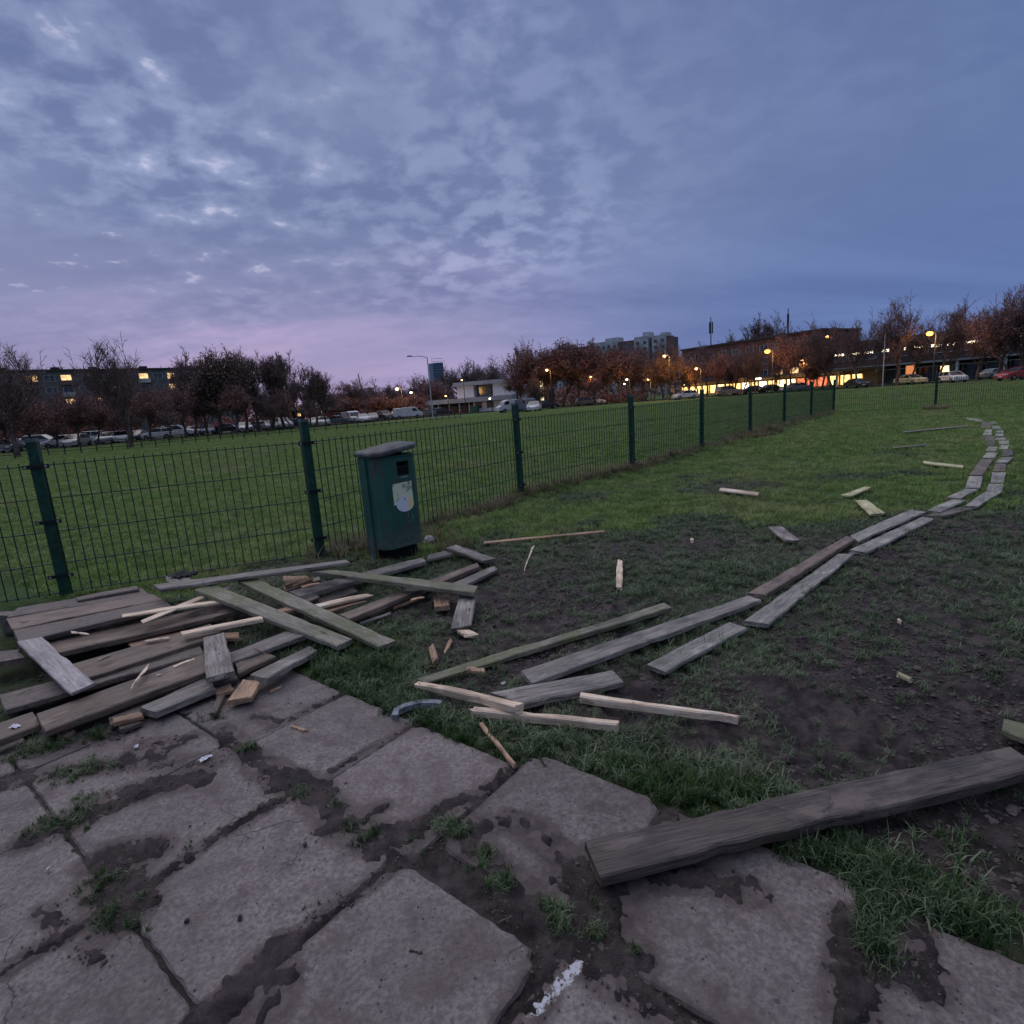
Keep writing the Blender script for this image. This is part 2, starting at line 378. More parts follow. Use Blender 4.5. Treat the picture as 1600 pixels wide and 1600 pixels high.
# strokes of mud lying over the slabs: (points in the photograph, half width in metres, height)
MUD = [
 ([(0, 1225), (60, 1210), (140, 1200), (230, 1190), (330, 1192)], .06, .7), ([(50, 1310), (130, 1275), (200, 1240), (300, 1215)], .07, 1),
 ([(165, 1340), (175, 1385), (200, 1425)], .085, 1), ([(200, 1330), (240, 1325)], .06, .9), ([(345, 1140), (380, 1170), (405, 1195)], .045, 1),
 ([(405, 1195), (440, 1215), (490, 1235), (530, 1285), (580, 1310), (640, 1305)], .07, 1), ([(640, 1305), (690, 1270), (735, 1252)], .05, 1),
 ([(690, 1285), (740, 1340), (790, 1390), (860, 1425), (930, 1480), (985, 1500)], .07, 1.1),
 ([(900, 1365), (945, 1420), (900, 1465)], .10, 1.1), ([(960, 1390), (1040, 1372), (1110, 1375), (1170, 1395)], .05, 1),
 ([(870, 1480), (835, 1560), (800, 1600)], .045, 1), ([(930, 1515), (1010, 1560), (1090, 1610)], .04, 1),
 ([(1335, 1440), (1325, 1520), (1330, 1600)], .05, 1), ([(1340, 1500), (1390, 1500), (1440, 1530)], .055, 1),
 ([(440, 1478), (400, 1530), (340, 1590)], .05, 1), ([(430, 1540), (400, 1590)], .07, .9), ([(804, 1200), (734, 1257), (580, 1380), (440, 1478), (300, 1595)], .022, .9),
 ([(650, 1131), (573, 1173), (517, 1208)], .012, .8), ([(444, 1247), (344, 1303), (244, 1375), (200, 1400)], .022, .9), ([(200, 1400), (100, 1460), (0, 1520)], .026, 1),
 ([(540, 1083), (470, 1115), (420, 1140)], .014, .8), ([(215, 1165), (250, 1160)], .04, .9), ([(230, 1185), (255, 1175)], .035, .9),
 ([(800, 1285), (840, 1300), (880, 1345)], .05, 1), ([(1175, 1290), (1250, 1320)], .03, .8), ([(0, 1180), (90, 1170), (180, 1150)], .06, .9),
 ([(430, 1130), (400, 1120)], .03, .7), ([(600, 1260), (560, 1275)], .03, .7), ([(1420, 1440), (1440, 1480)], .03, .7),
 ([(130, 1480), (150, 1500)], .02, .5), ([(640, 1325), (700, 1322), (745, 1300)], .06, 1), ([(1060, 1265), (1040, 1290)], .04, 1), ([(300, 1150), (260, 1170), (200, 1180)], .04, .9), ([(60, 1420), (90, 1450)], .02, .6), ([(1350, 1230), (1300, 1250)], .03, .5),
]
def seg_dist(x, y, pts):
    best = np.full(x.shape, 1e9)
    for a, b in zip(pts[:-1], pts[1:]):
        ax, ay = a; bx, by = b; L2 = (bx - ax) ** 2 + (by - ay) ** 2 + 1e-12
        t = np.clip(((x - ax) * (bx - ax) + (y - ay) * (by - ay)) / L2, 0, 1)
        best = np.minimum(best, np.hypot(x - ax - t * (bx - ax), y - ay - t * (by - ay)))
    return best
MUDW = [([tuple(G(u, v)[:2]) for u, v in pts], w, h) for pts, w, h in MUD]
def mud_soft(x, y):
    v = np.zeros(x.shape)
    for pts, w, hh in MUDW:
        v = np.maximum(v, np.exp(-(np.maximum(0, seg_dist(x, y, pts) - w * .5) / (w * .72 + .022)) ** 2) * min(1, hh + .2))
    return v
fenline = [tuple(p[:2]) for p in FEN]
RIDGE = [tuple(p[:2]) for p in FEN[3:]]
# bare mud (value<0) and lush turf (value>0) out on the field : (u, v, radius m, value)
SPOTS = [(1300, 1140, .55, -1), (1430, 1130, .7, -1.2), (1560, 1120, .8, -1.2), (1590, 1330, .5, -1.3), (1480, 1290, .35, -1.1), (1200, 1110, .35, -.6),
 (1110, 1160, .3, -.7), (1040, 1080, .25, -.5), (830, 950, .9, -.75), (760, 910, .7, -.8), (900, 900, .8, -.55), (740, 1040, .35, -.8), (850, 1010, .4, -.6),
 (950, 1090, .25, -.7), (1000, 960, .5, -.3), (1320, 960, .9, -.15), (1500, 900, 1.4, -.35), (1560, 830, 1.2, -.5), (1000, 830, 1.0, -.15), (640, 960, .3, -.5),
 (1500, 1000, .7, -.1), (700, 1090, .12, -.5), (870, 1160, .15, .1), (1150, 1210, .15, -.3),
 (560, 1050, .45, 1), (600, 1080, .3, .8), (500, 1020, .3, .8), (720, 1150, .16, .9), (640, 1110, .2, .7), (1090, 1230, .22, 1.4), (1150, 1215, .15, 1.1), (1030, 1220, .15, 1.0),
 (1300, 1330, .16, 1.3), (1400, 1370, .16, 1.3), (1500, 1420, .15, 1.3), (1570, 1460, .12, 1.2), (1450, 1330, .2, -.9), (1560, 1390, .2, -.9), (1230, 1300, .16, 1.2), (940, 1190, .2, .9), (820, 1140, .2, .6), (1180, 1130, .18, .7),
 (1130, 1100, .12, .6), (660, 980, .25, .9), (720, 900, .2, .6), (780, 860, .3, .2), (630, 860, .35, .8), (1360, 1050, .2, .7), (1380, 970, .3, .7), (450, 980, .3, .6), (940, 835, .5, .3), (1130, 880, .8, -.2), (1250, 930, .8, -.2), (1250, 800, 1.2, .3)]
SPW = [(G(u, v)[0], G(u, v)[1], r, a) for u, v, r, a in SPOTS]
def slabzone(x, y):                    # 1 inside the paved strip
    n = x * nn[0] + y * nn[1]; t = x * d1[0] + y * d1[1]
    edge = np.where(t > -1.40, np.where(t > -.12, 1.745, 1.80), 1.685)
    return sstep(edge + .02, edge - .01, n) * sstep(-4.15, -4.0, t)
def greenness(x, y):
    r = np.hypot(x, y)
    g = fbm(x * .9, y * .9, 11, 4) * 1.5 - .35 + .25 * (fbm(x * 4, y * 4, 23, 3) - .5)
    g = g + np.clip((r - 4) / 12, -.1, .55)
    for sx_, sy_, rr, a in SPW:
        g = g + a * np.exp(-((x - sx_) ** 2 + (y - sy_) ** 2) / (rr * rr)) * (.60 if a < 0 else .55)
    beyond = sstep(-.2, .4, fence_side(x, y))
    g = g + beyond * .55
    return g
def fence_side(x, y):                  # > 0 on the far side of the fence
    out = np.full(x.shape, -9.0); a = np.array(fenline[3]); b = np.array(fenline[-1]); d = (b - a) / np.hypot(*(b - a))
    s1 = (x - a[0]) * -d[1] + (y - a[1]) * d[0]
    a2 = np.array(fenline[1]); b2 = np.array(fenline[3]); d2_ = (b2 - a2) / np.hypot(*(b2 - a2))
    s2 = (x - a2[0]) * -d2_[1] + (y - a2[1]) * d2_[0]
    return np.where(x < a[0], s2, s1)
def height(x, y):
    r = np.hypot(x, y)
    gz = .012 * (fbm(x * 1.2, y * 1.2, 3, 3) - .5) * 2
    lump = (fbm(x * 9, y * 9, 5, 4) - .5); rough = sstep(26, 6, r)
    graw = greenness(x, y); gr = np.clip(graw, 0, 1)
    field = -.012 + gz + (lump * .070 + .030 * (fbm(x * 24, y * 24, 55, 2) - .5)) * rough * (1.15 - .6 * gr) + .10 * (fbm(x * .05, y * .05, 31, 2) - .5) * sstep(25, 80, r)
    dr = seg_dist(x, y, RIDGE); field = field + .085 * np.exp(-(dr / .28) ** 2) * (.5 + fbm(x * 1.5, y * 1.5, 9, 3))
    zone = slabzone(x, y)
    warp = fbm(x * 7, y * 7, 41, 4) - .5; w2 = fbm(x * 28, y * 28, 43, 3) - .5
    m = np.full(x.shape, -1.0)
    for pts, w, hh in MUDW:
        dd = seg_dist(x, y, pts)
        m = np.maximum(m, np.clip((w * (1 + warp * 2.2) + w2 * .045 + (fbm(x * 70, y * 70, 47, 2) - .5) * .038 - dd) / (w * .55), -1, 1) * min(hh, 1.1))
    md = -.0085 + np.clip(m, -1, 1) * .0105 + w2 * .006 + np.maximum(m, 0) * (lump * .040 + w2 * .022) + np.clip(m, 0, 1) * .006
    return field * (1 - zone) + md * zone, m, zone, graw

def build_ground():
    ang = list(np.linspace(-math.radians(52), math.radians(52), 620))
    rest = list(np.linspace(math.radians(52), 2 * math.pi - math.radians(52), 60))[1:-1]
    ang = np.array(ang + rest); na = len(ang)
    rad = [0.35]
    while rad[-1] < 9: rad.append(rad[-1] * 1.0088)
    while rad[-1] < 45: rad.append(rad[-1] * 1.018)
    while rad[-1] < 2600: rad.append(rad[-1] * 1.12)
    rad = np.array(rad); nr = len(rad)
    R, A = np.meshgrid(rad, ang, indexing='ij')
    x = (R * np.sin(A)).ravel(); y = (R * np.cos(A)).ravel()
    z, m, zone, gr = height(x, y)
    co = np.stack([x, y, z], 1)
    co = np.vstack([co, [[0, 0, -.03]]])
    i = np.arange(nr - 1)[:, None] * na; j = np.arange(na)[None, :]; jn = (j + 1) % na
    quads = np.stack([(i + j), (i + jn), (i + na + jn), (i + na + j)], -1).reshape(-1, 4)[:, ::-1]
    c = len(co) - 1
    tris = [(c, (k + 1) % na, k) for k in range(na)]
    me = bpy.data.meshes.new('ground')
    nl = quads.size + 3 * na
    me.vertices.add(len(co)); me.vertices.foreach_set('co', co.ravel())
    me.loops.add(nl); me.loops.foreach_set('vertex_index', np.concatenate([quads.ravel(), np.array(tris).ravel()]).astype(np.int32))
    ls = np.concatenate([np.arange(len(quads)) * 4, quads.size + np.arange(na) * 3]).astype(np.int32)
    me.polygons.add(len(ls)); me.polygons.foreach_set('loop_start', ls)
    me.polygons.foreach_set('use_smooth', np.ones(len(ls), bool))
    me.update(calc_edges=True); me.validate()
    at = me.attributes.new('green', 'FLOAT', 'POINT')
    g = np.concatenate([np.where(zone > .4, 0, np.clip(gr * .85, 0, 1)), [0]])
    # beyond the reach of single blades the sheet itself is turf
    at.data.foreach_set('value', g.astype(np.float32))
    me.materials.append(GROUND)
    o = bpy.data.objects.new('ground', me); COL.objects.link(o); o['kind'] = 'structure'
build_ground()

# ------------------------------------------------------------------ paving slabs
def slab(parent, t0, t1, n0, n1, z, tx, ty, seed):
    r = random.Random(seed); K = 16
    cx, cy = (t0 + t1) / 2, (n0 + n1) / 2; hw, hh = (t1 - t0) / 2 + .001, (n1 - n0) / 2 + .001
    vs = []; fs = []
    def bite(s): return .0025 * math.sin(s * 9 + seed) + .002 * math.sin(s * 23 + seed * 2) + r.uniform(-.002, .002)
    prof = [(.0, -.05), (.0, -.008), (.006, 0.0)]
    ring = []
    for k in range(4 * K):
        side = k // K; f = (k % K) / K
        cx_, cy_ = [(-1 + 2 * f, -1), (1, -1 + 2 * f), (1 - 2 * f, 1), (-1, 1 - 2 * f)][side]
        ring.append((cx_, cy_))
    for off, zz in prof:
        for k, (a, b_) in enumerate(ring):
            bb = bite(k * .37)
            cut = .010 * max(0, abs(a) + abs(b_) - 1.85) / .15 * (1 + (seed % 3))
            vs.append((a * (hw - off - bb - cut), b_ * (hh - off - bb - cut), zz))
    n = 4 * K
    for L in range(2):
        for k in range(n): fs.append((L * n + k, L * n + (k + 1) % n, (L + 1) * n + (k + 1) % n, (L + 1) * n + k))
    # inner grid fan
    prev = 2 * n; b0 = prev
    for q in range(1, 11):
        f = 1 - q / 11; b0 = len(vs)
        for k, (a, b_) in enumerate(ring): vs.append((a * (hw - .006) * f, b_ * (hh - .006) * f, 0.0))
        for k in range(n): fs.append((prev + k, prev + (k + 1) % n, b0 + (k + 1) % n, b0 + k))
        prev = b0
    vs.append((0, 0, 0)); c = len(vs) - 1
    for k in range(n): fs.append((b0 + k, b0 + (k + 1) % n, c))
    m = MB(); m.add(vs, fs); o = m.build('paving_slab', CONC, parent)
    wc = d1 * cx + nn * cy
    va = np.array(vs); wx = wc[0] + va[:, 0] * d1[0] + va[:, 1] * nn[0]; wy = wc[1] + va[:, 0] * d1[1] + va[:, 1] * nn[1]
    at = o.data.attributes.new('dirt', 'FLOAT', 'POINT'); at.data.foreach_set('value', mud_soft(wx, wy).astype(np.float32))
    o.location = (wc[0], wc[1], z)
    o.rotation_euler = (tx, ty, math.atan2(d1[1], d1[0]) + r.uniform(-.006, .006))
    return o
pav = empty('pavement', (0, 0, 0)); pav['kind'] = 'structure'
def pave():
    s = 0
    rows = [(1.68, 1.06, [-5.1, -4.48, -3.86, -3.24, -2.625, -2.04, -1.405], 0), (1.80, 1.165, [-1.385, -.785], .006), (1.785, 1.14, [-.765, -.14], .004), (1.74, 1.10, [-.10, .53, 1.17, 1.8], 0),
            (1.05, .40, [-5.25, -4.62, -3.99, -3.36, -2.73, -2.115, -1.475], 0), (1.045, .40, [-1.45, -.83], .003), (1.125, .40, [-.80, -.16, .5, 1.14], 0),
            (.385, -.25, [-4.67, -4.04, -3.41, -2.77, -2.13, -1.52, -.88, -.25, .38, 1.0], 0), (-.265, -.89, [-4.1, -3.45, -2.8, -2.17, -1.53, -.9, -.27, .36, 1.0], 0)]
    for n1, n0, ts, dz in rows:
        for a, b in zip(ts[:-1], ts[1:]):
            if a < -4.05: continue
            s += 1; r = random.Random(s * 31)
            slab(pav, a, b, n0, n1, dz + r.uniform(-.004, .003), r.uniform(-.008, .008), r.uniform(-.008, .008), s)
pave()
# ------------------------------------------------------------------ planks
def plank(name, label, cat, quad, zA, zB, th, mat, group=None, broken=(0, 0), sag=0.0, seg=None, seed=None, taper=None, warp=.002):
    """quad: top-face corners in the photograph: left-far, left-near, right-near, right-far; zA, zB: height of the top at the ends"""
    seed = seed if seed is not None else sum(ord(c) for c in label) % 997
    if name == 'plank': th *= .82
    r = random.Random(seed)
    C4 = [G(*quad[0], zA), G(*quad[1], zA), G(*quad[2], zB), G(*quad[3], zB)]
    if ((C4[0] - C4[1]).length + (C4[2] - C4[3]).length) > ((C4[0] - C4[3]).length + (C4[1] - C4[2]).length): C4 = [C4[3], C4[0], C4[1], C4[2]]   # the grain runs along the longer side
    LF, LN, RN, RF = C4
    A = (LF + LN) / 2; B = (RF + RN) / 2; ax = B - A; L = ax.length; ax.normalize()
    yv = Vector((0, 0, 1)).cross(ax).normalized(); zv = ax.cross(yv)
    mid = (A + B) / 2 - zv * th
    Mx = Matrix((ax, yv, zv)).transposed().to_4x4(); Mx.translation = mid; inv = Mx.inverted()
    lf, ln, rn, rf = [inv @ p for p in (LF, LN, RN, RF)]
    if lf.y < ln.y: lf, ln, rn, rf = ln, lf, rf, rn
    n = seg or max(6, int(L / .08)); c = min(.006, th * .2)
    vs = []; fs = []
    ring = [(0, c, 0), (0, 0, c), (0, 0, th - c), (0, c, th), (.5, 0, th), (1, -c, th), (1, 0, th - c), (1, 0, c), (1, -c, 0), (.5, 0, 0)]
    R = len(ring); ph = r.random() * 6
    for k in range(n + 1):
        s = k / n
        e0 = ln.lerp(rn, s); e1 = lf.lerp(rf, s)
        w0 = warp * math.sin(s * L * 5 + ph) + r.uniform(-1, 1) * warp * .7; w1 = warp * math.sin(s * L * 4 + ph * 2) + r.uniform(-1, 1) * warp * .7
        if r.random() < .12: w0 += r.uniform(.003, .011)
        if r.random() < .12: w1 -= r.uniform(.003, .011)
        zz = -sag * 4 * s * (1 - s) + warp * math.sin(s * 3.3 + ph)
        for f, dy, dz in ring:
            x = e0.x * (1 - f) + e1.x * f; y = (e0.y + w0) * (1 - f) + (e1.y + w1) * f + dy
            if k == 0 and broken[0]: x += r.uniform(-.3, 1) * broken[0] * (1 if dz > 0 else .5)
            if k == n and broken[1]: x -= r.uniform(-.3, 1) * broken[1] * (1 if dz > 0 else .5)
            if k == 0 and not broken[0]: x += r.uniform(0, .011)
            if k == n and not broken[1]: x -= r.uniform(0, .011)
            if f == .5 and dz == th: dz -= warp * .8
            if taper:
                q = 1 - (taper[0] * max(0, 1 - s / .35) + taper[1] * max(0, 1 - (1 - s) / .35))
                dz = th / 2 + (dz - th / 2) * max(.12, q)
            vs.append((x, y, dz + zz + r.uniform(-.0008, .0008)))
    for k in range(n):
        for i in range(R):
            a = k * R + i; b_ = k * R + (i + 1) % R
            fs.append((a, b_, b_ + R, a + R))
    fs.append(tuple(range(R - 1, -1, -1))); fs.append(tuple(n * R + i for i in range(R)))
    m = MB(); m.add(vs, fs); me = m.mesh(name, mat); 
    o = bpy.data.objects.new(name, me); COL.objects.link(o); o.matrix_world = Mx
    tag(o, label, cat, group)
    return o
PILE = 'boards of the collapsed pile beside the bin'
WALK = 'boards laid end to end as a footway across the field'
SCAT = 'pieces of wood scattered on the grass'
def plk(lab, quad, zA, zB, th, mat, g=PILE, cat='plank', name='plank', **k): return plank(name, lab, cat, quad, zA, zB, th, mat, g, **k)

# deck of dark boards at the far left of the pile
plk('thin dark board edge farthest back in the pile, right under the leftmost fence post', [(118, 933), (121, 938), (218, 920), (214, 915)], .22, .22, .04, W_DARK)
plk('dark wide board at the back of the left deck, nearest the fence', [(27, 950), (10, 965), (237, 929), (222, 918)], .20, .20, .04, W_DARK, warp=.004)
plk('dark board in the middle of the left deck with a dirty seam each side', [(10, 966), (19, 983), (256, 937), (240, 928)], .195, .195, .04, W_BROWN, warp=.004)
plk('third dark board of the left deck, its near edge over the gap', [(19, 984), (28, 1003), (268, 947), (257, 938)], .19, .19, .045, W_DARK, warp=.004)
plk('short dark board stub poking out at the left edge of the picture beside the deck', [(-30, 1022), (-26, 1038), (40, 1027), (30, 1014)], .13, .13, .05, W_DARK)
plk('upright dark block under the left end of the deck', [(-2, 956), (-2, 962), (25, 962), (25, 954)], .17, .17, .16, W_DARK, name='timber_block', cat='wood block')
# long boards
plk('long weathered board running under the pale plank into the middle of the pile', [(66, 1003), (82, 1021), (400, 947), (388, 933)], .13, .13, .05, W_BROWN, sag=.01)
plk('moss-tinged board below the long weathered board, left of the short upright-looking plank', [(103, 1040), (124, 1063), (347, 990), (330, 974)], .10, .11, .05, W_BROWN)
plk('orange-brown board edge showing in the dark gap at the centre of the pile', [(196, 1000), (204, 1012), (285, 989), (268, 981)], .07, .07, .03, W_ORNG)
plk('muddy board at the left edge whose cut end faces the viewer', [(-3, 1086), (7, 1110), (320, 1020), (311, 1006)], .07, .08, .045, W_DARK)
plk('widest board along the front of the pile, with a pale splinter lying on it', [(54, 1115), (69, 1141), (346, 1042), (334, 1016)], .10, .10, .05, W_BROWN, warp=.003)
plk('narrow board continuing behind the short square plank towards the mossy planks', [(344, 1025), (350, 1039), (480, 992), (464, 980)], .07, .09, .045, W_GREY)
plk('bottom left board with a white smear, running out of the picture', [(-60, 1150), (-40, 1172), (64, 1131), (52, 1111)], .06, .06, .045, W_BROWN)
plk('lower board under the bottom left board, half hidden by grass', [(-50, 1180), (-44, 1192), (40, 1155), (34, 1146)], .03, .03, .04, W_DARK)
plk('dark shadowed board just below the widest front board', [(168, 1122), (172, 1134), (372, 1058), (362, 1046)], .045, .045, .04, W_DARK)
plk('short grey-purple board right of the small square plank', [(366, 1036), (372, 1053), (433, 1024), (408, 1016)], .06, .06, .04, W_BROWN)
plk('front board with a square cut end near the clump of grass, second from the slabs', [(217, 1105), (241, 1114), (338, 1073), (326, 1055)], .07, .07, .05, W_GREY)
plk('short board at the right front corner of the pile resting on the slab edge', [(391, 1053), (416, 1062), (497, 1016), (484, 1008)], .10, .07, .045, W_GREY)
plk('low board stub beneath the orange stick at the front of the pile', [(176, 1130), (190, 1139), (224, 1127), (214, 1119)], .035, .035, .035, W_DARK, broken=(.02, .02))
# crossing planks on top
plk('short square-ended grey plank lying across the front boards, with two nail holes', [(317, 996), (322, 1060), (366, 1048), (351, 988)], .145, .145, .04, W_PALE if False else W_GREY, seed=11)
plk('pale plank lying across the left of the pile', [(65, 994), (26, 1002), (109, 1084), (149.5, 1067)], .19, .145, .025, W_PALE, seed=5)
plk('left of the two mossy planks sloping down to the grass', [(332, 912), (304, 921), (527, 1010), (552, 998)], .26, .07, .045, W_MOSS, seed=31)
plk('right of the two mossy planks sloping down to the grass', [(402, 903), (371, 908), (594, 1010), (620, 1000)], .25, .05, .045, W_MOSS, seed=44)
plk('mossy plank with a bright green patch pointing right under the bin', [(507, 888), (482, 892.5), (742, 926), (749, 915)], .24, .14, .05, W_MOSS, seed=52)
plk('level plank resting on top of the pile in front of the second fence post', [(239, 914), (249, 920.5), (548, 878), (541, 874)], .30, .27, .035, W_GREY)
plk('weathered plank running from under the mossy plank to below the bin', [(449, 924), (465, 932), (667, 876.5), (660, 870)], .12, .08, .05, W_GREY)
plk('plank end right of the bin foot, in line with the one below the bin', [(668, 866), (667, 874.5), (708, 865), (697, 860)], .06, .05, .04, W_GREY)
plk('long board reaching right from beneath the mossy plank with the green patch', [(528, 960), (545, 967), (750, 885), (746, 879)], .10, .07, .05, W_BROWN)
plk('grey board at the right of the pile ending at the churned mud', [(700, 913), (716, 919), (779, 889), (771, 884)], .06, .05, .04, W_GREY)
plk('short grey plank at the top right corner of the pile beside the bin', [(712, 851), (696, 855.5), (756, 876), (776, 872)], .09, .08, .04, W_GREY)
plk('short wide plank propped under the tip of the green-patched plank', [(745, 930), (717, 930), (704, 982), (736, 976)], .08, .05, .035, W_GREY)
plk('dark flat board low in the gap between mossy planks and bin', [(485, 939), (498, 944), (560, 924), (550, 916)], .05, .05, .035, W_DARK)
plk('narrow brown board edge left of the dark flat board', [(440, 918), (447, 924), (503, 905), (498, 900)], .08, .09, .03, W_BROWN)
plk('thin grey board in the shadow between the two mossy planks', [(425, 952), (432, 960), (500, 932), (492, 926)], .09, .09, .03, W_DARK)
plk('thin board strip lying on the grass below the long right-hand board', [(560, 972), (562, 975), (612, 958), (610, 956)], .035, .035, .015, W_GREY)
# sticks and broken bits in the pile
ST = 'broken sticks and offcuts in and around the pile'
def stk(lab, quad, zA, zB, th, mat, **k): return plank('stick', lab, 'stick', quad, zA, zB, th, mat, ST, **k)
def chk(lab, quad, zA, zB, th, mat, **k): return plank('wood_offcut', lab, 'offcut', quad, zA, zB, th, mat, ST, **k)
stk('long pale stick lying almost level across the left deck', [(189, 958), (190, 962), (346, 941), (345, 937)], .235, .19, .02, W_FRESH, taper=(.6, 0))
stk('pale stick angled up from the deck to the level top plank', [(219, 969), (223, 973), (366, 914), (363, 911)], .20, .22, .015, W_FRESH, taper=(.6, 0), warp=.001)
stk('straight stick with an orange side below the long pale one', [(281, 987), (284, 992), (412, 966), (409, 961.5)], .16, .16, .03, W_FRESH)
stk('orange broken stick end poking between the two mossy planks', [(430, 952), (434, 957), (466, 950), (462, 945)], .14, .14, .03, W_ORNG, broken=(.02, .03))
stk('fresh split board with orange edge right of the mossy planks', [(487, 944), (490, 949), (582, 930), (575, 926)], .13, .12, .025, W_FRESH, broken=(.01, .05), taper=(.2, .5))
stk('orange-brown stick just below the fresh split board', [(505, 950), (510, 956), (572, 938), (562, 933)], .09, .09, .02, W_ORNG, taper=(.3, .6))
stk('pale pointed splinter standing out on the widest front board', [(229, 1039), (203, 1070), (208, 1073), (233, 1041)], .16, .115, .012, W_FRESH, taper=(.9, .1), warp=.001)
chk('freshly broken orange chunk under the level top plank', [(441, 900), (447, 914), (487, 903), (478, 898)], .18, .18, .05, W_ORNG, broken=(.03, .04), warp=.006)
chk('thick orange offcut with sawn end lying on the slab edge', [(378, 1060), (352, 1093.5), (394, 1089), (409, 1065)], .075, .06, .035, W_ORNG, warp=.003)
chk('brown offcut standing on end in front of the thick orange offcut', [(338, 1086), (328, 1111), (339, 1115), (352, 1086)], .05, .035, .03, W_BROWN, broken=(.01, .01))
chk('reddish offcut wedged behind the two offcuts by the slab', [(332, 1076), (336, 1084), (366, 1078), (360, 1068)], .05, .05, .03, W_ORNG, broken=(.02, .02))
chk('split orange stick at the front, left of the grass clump', [(172, 1122), (176, 1130), (225, 1117), (218, 1110)], .06, .065, .028, W_ORNG, broken=(.015, .01))
chk('low orange-brown offcut in the shade under the widest board', [(86, 1142), (92, 1152), (118, 1140), (112, 1131)], .03, .03, .025, W_ORNG, broken=(.02, .02))
chk('square pale-orange block on the grass under the mossy plank tip', [(676, 932), (678, 948), (703, 945), (701, 931)], .055, .055, .04, W_ORNG, seed=3, warp=.003)
stk('stick edge in the grass left of the square pale-orange block', [(612, 944), (614, 950), (654, 934), (652, 930)], .04, .04, .025, W_ORNG, broken=(.03, .02))
chk('small pale offcut under the short propped plank', [(713, 984), (724, 992), (748, 990), (732, 983)], .03, .03, .025, W_FRESH, broken=(.01, .02))
stk('orange splinter lying in mud below the propped plank', [(702, 994), (693, 1017), (696, 1020), (708, 1000)], .03, .02, .02, W_ORNG, broken=(.02, .02), taper=(.3, .6))
chk('brown chunk of wood in the mud left of the orange splinter', [(669, 1009), (675, 1033), (685, 1029), (677, 1007)], .045, .03, .035, W_ORNG, broken=(.02, .01))
chk('orange offcut at the right of the short mossy gap, half in the grass', [(340, 990), (345, 998), (378, 996), (372, 987)], .05, .05, .03, W_ORNG, broken=(.01, .03))
chk('tiny pale offcut under the lower end of the left mossy plank', [(528, 1011), (530, 1016), (541, 1011), (538, 1007)], .02, .02, .015, W_ORNG)
chk('small brown chip lying on the paving slab', [(455, 1131), (453, 1134), (474, 1142), (482, 1139)], .016, .016, .014, W_ORNG)
SPL = ['beside the pale plank near the deck', 'in the gap left of the small square plank', 'across the narrow board behind the small square plank', 'in the dark gap below the level top plank', 'on the moss-tinged board', 'in the grass between the two mossy plank ends',
       'on the long board right of the pile', 'at the foot of the deck boards', 'in the shade under the green-patched plank', 'near the thick orange offcut']
for lab_, (u, v), (du, dv), z_ in zip(SPL, [(150, 1030), (270, 1040), (395, 1010), (470, 915), (225, 1000), (575, 985), (640, 935), (110, 985), (600, 950), (420, 1078)], [(26, -9), (34, -13), (22, 10), (30, -6), (40, -6), (20, 12), (24, -4), (30, 4), (26, -14), (22, -8)], [.14, .11, .10, .17, .125, .03, .10, .21, .04, .015]):
    stk('thin split splinter of wood ' + lab_, [(u, v), (u + 1, v + 3), (u + du, v + dv + 2), (u + du - 1, v + dv)], z_, z_, .010, rnd.choice([W_FRESH, W_BROWN, W_ORNG]), taper=(.5, .8), warp=.001)
# middle of the field
MID = 'timber lying on the muddy grass in the middle'
plk('long thin plank with a mossy stretch starting at the tip of the fresh timber', [(648, 1058), (664, 1064), (1049, 948), (1038, 941)], .035, .05, .045, W_MOSS, MID, seed=61, warp=.005, taper=(.6, 0))
plk('long plank with a whitish left end leading to the footway', [(812, 1047.5), (830, 1066.5), (1191, 937.5), (1170, 929.5)], .06, .06, .045, W_GREY, MID, seed=62)
plk('wide smooth plank with a greenish edge beneath the fresh timbers', [(765, 1080), (814, 1101), (975, 1064), (958, 1046)], .05, .06, .045, W_GREY, MID, seed=63)
def tim(lab, quad, zA, zB, th, mat=W_FRESH, **k): return plank('timber', lab, 'timber', quad, zA, zB, th, mat, MID, **k)
tim('fresh pale timber tapering to a broken tip at the left', [(653, 1061), (645, 1066), (806, 1103), (819, 1097.5)], .05, .105, .045, taper=(.5, 0))
tim('lower of two crossing fresh timbers, the whitest', [(738, 1101), (733, 1108), (966, 1133), (968, 1125.5)], .055, .05, .045, broken=(.02, 0))
tim('fresh timber lying alone right of the others, its end sunk in grass', [(906, 1080.5), (903, 1086.5), (1153, 1121), (1157, 1116)], .06, .045, .045)
stk('orange stick leaning against the corner of the paving slab', [(754, 1125), (748, 1127), (801, 1195), (808, 1193)], .03, .035, .025, W_ORNG, taper=(.4, 0), broken=(.02, 0))
stk('pale splinter pointed at both ends on the churned mud', [(832, 850), (817, 890), (820, 891), (835, 852)], .04, .02, .018, W_FRESH, taper=(.7, .8))
stk('short white stake lying end-on in the grass', [(965, 873), (962, 916), (972, 919), (973, 876)], .035, .03, .025, W_FRESH, broken=(.03, .02), warp=.004)
stk('long thin orange lath on the grass behind the churned mud', [(756, 846), (755, 849), (946, 830), (944, 828)], .04, .045, .02, W_ORNG)
chk('small orange block beside the long mossy plank', [(727, 1040.5), (728, 1047), (758, 1049), (759, 1043)], .035, .035, .03, W_ORNG)
chk('little grey chip of wood in the mud below the whitish-ended plank', [(789, 1063), (781, 1068), (786, 1070), (791, 1065)], .015, .015, .012, W_PALE)
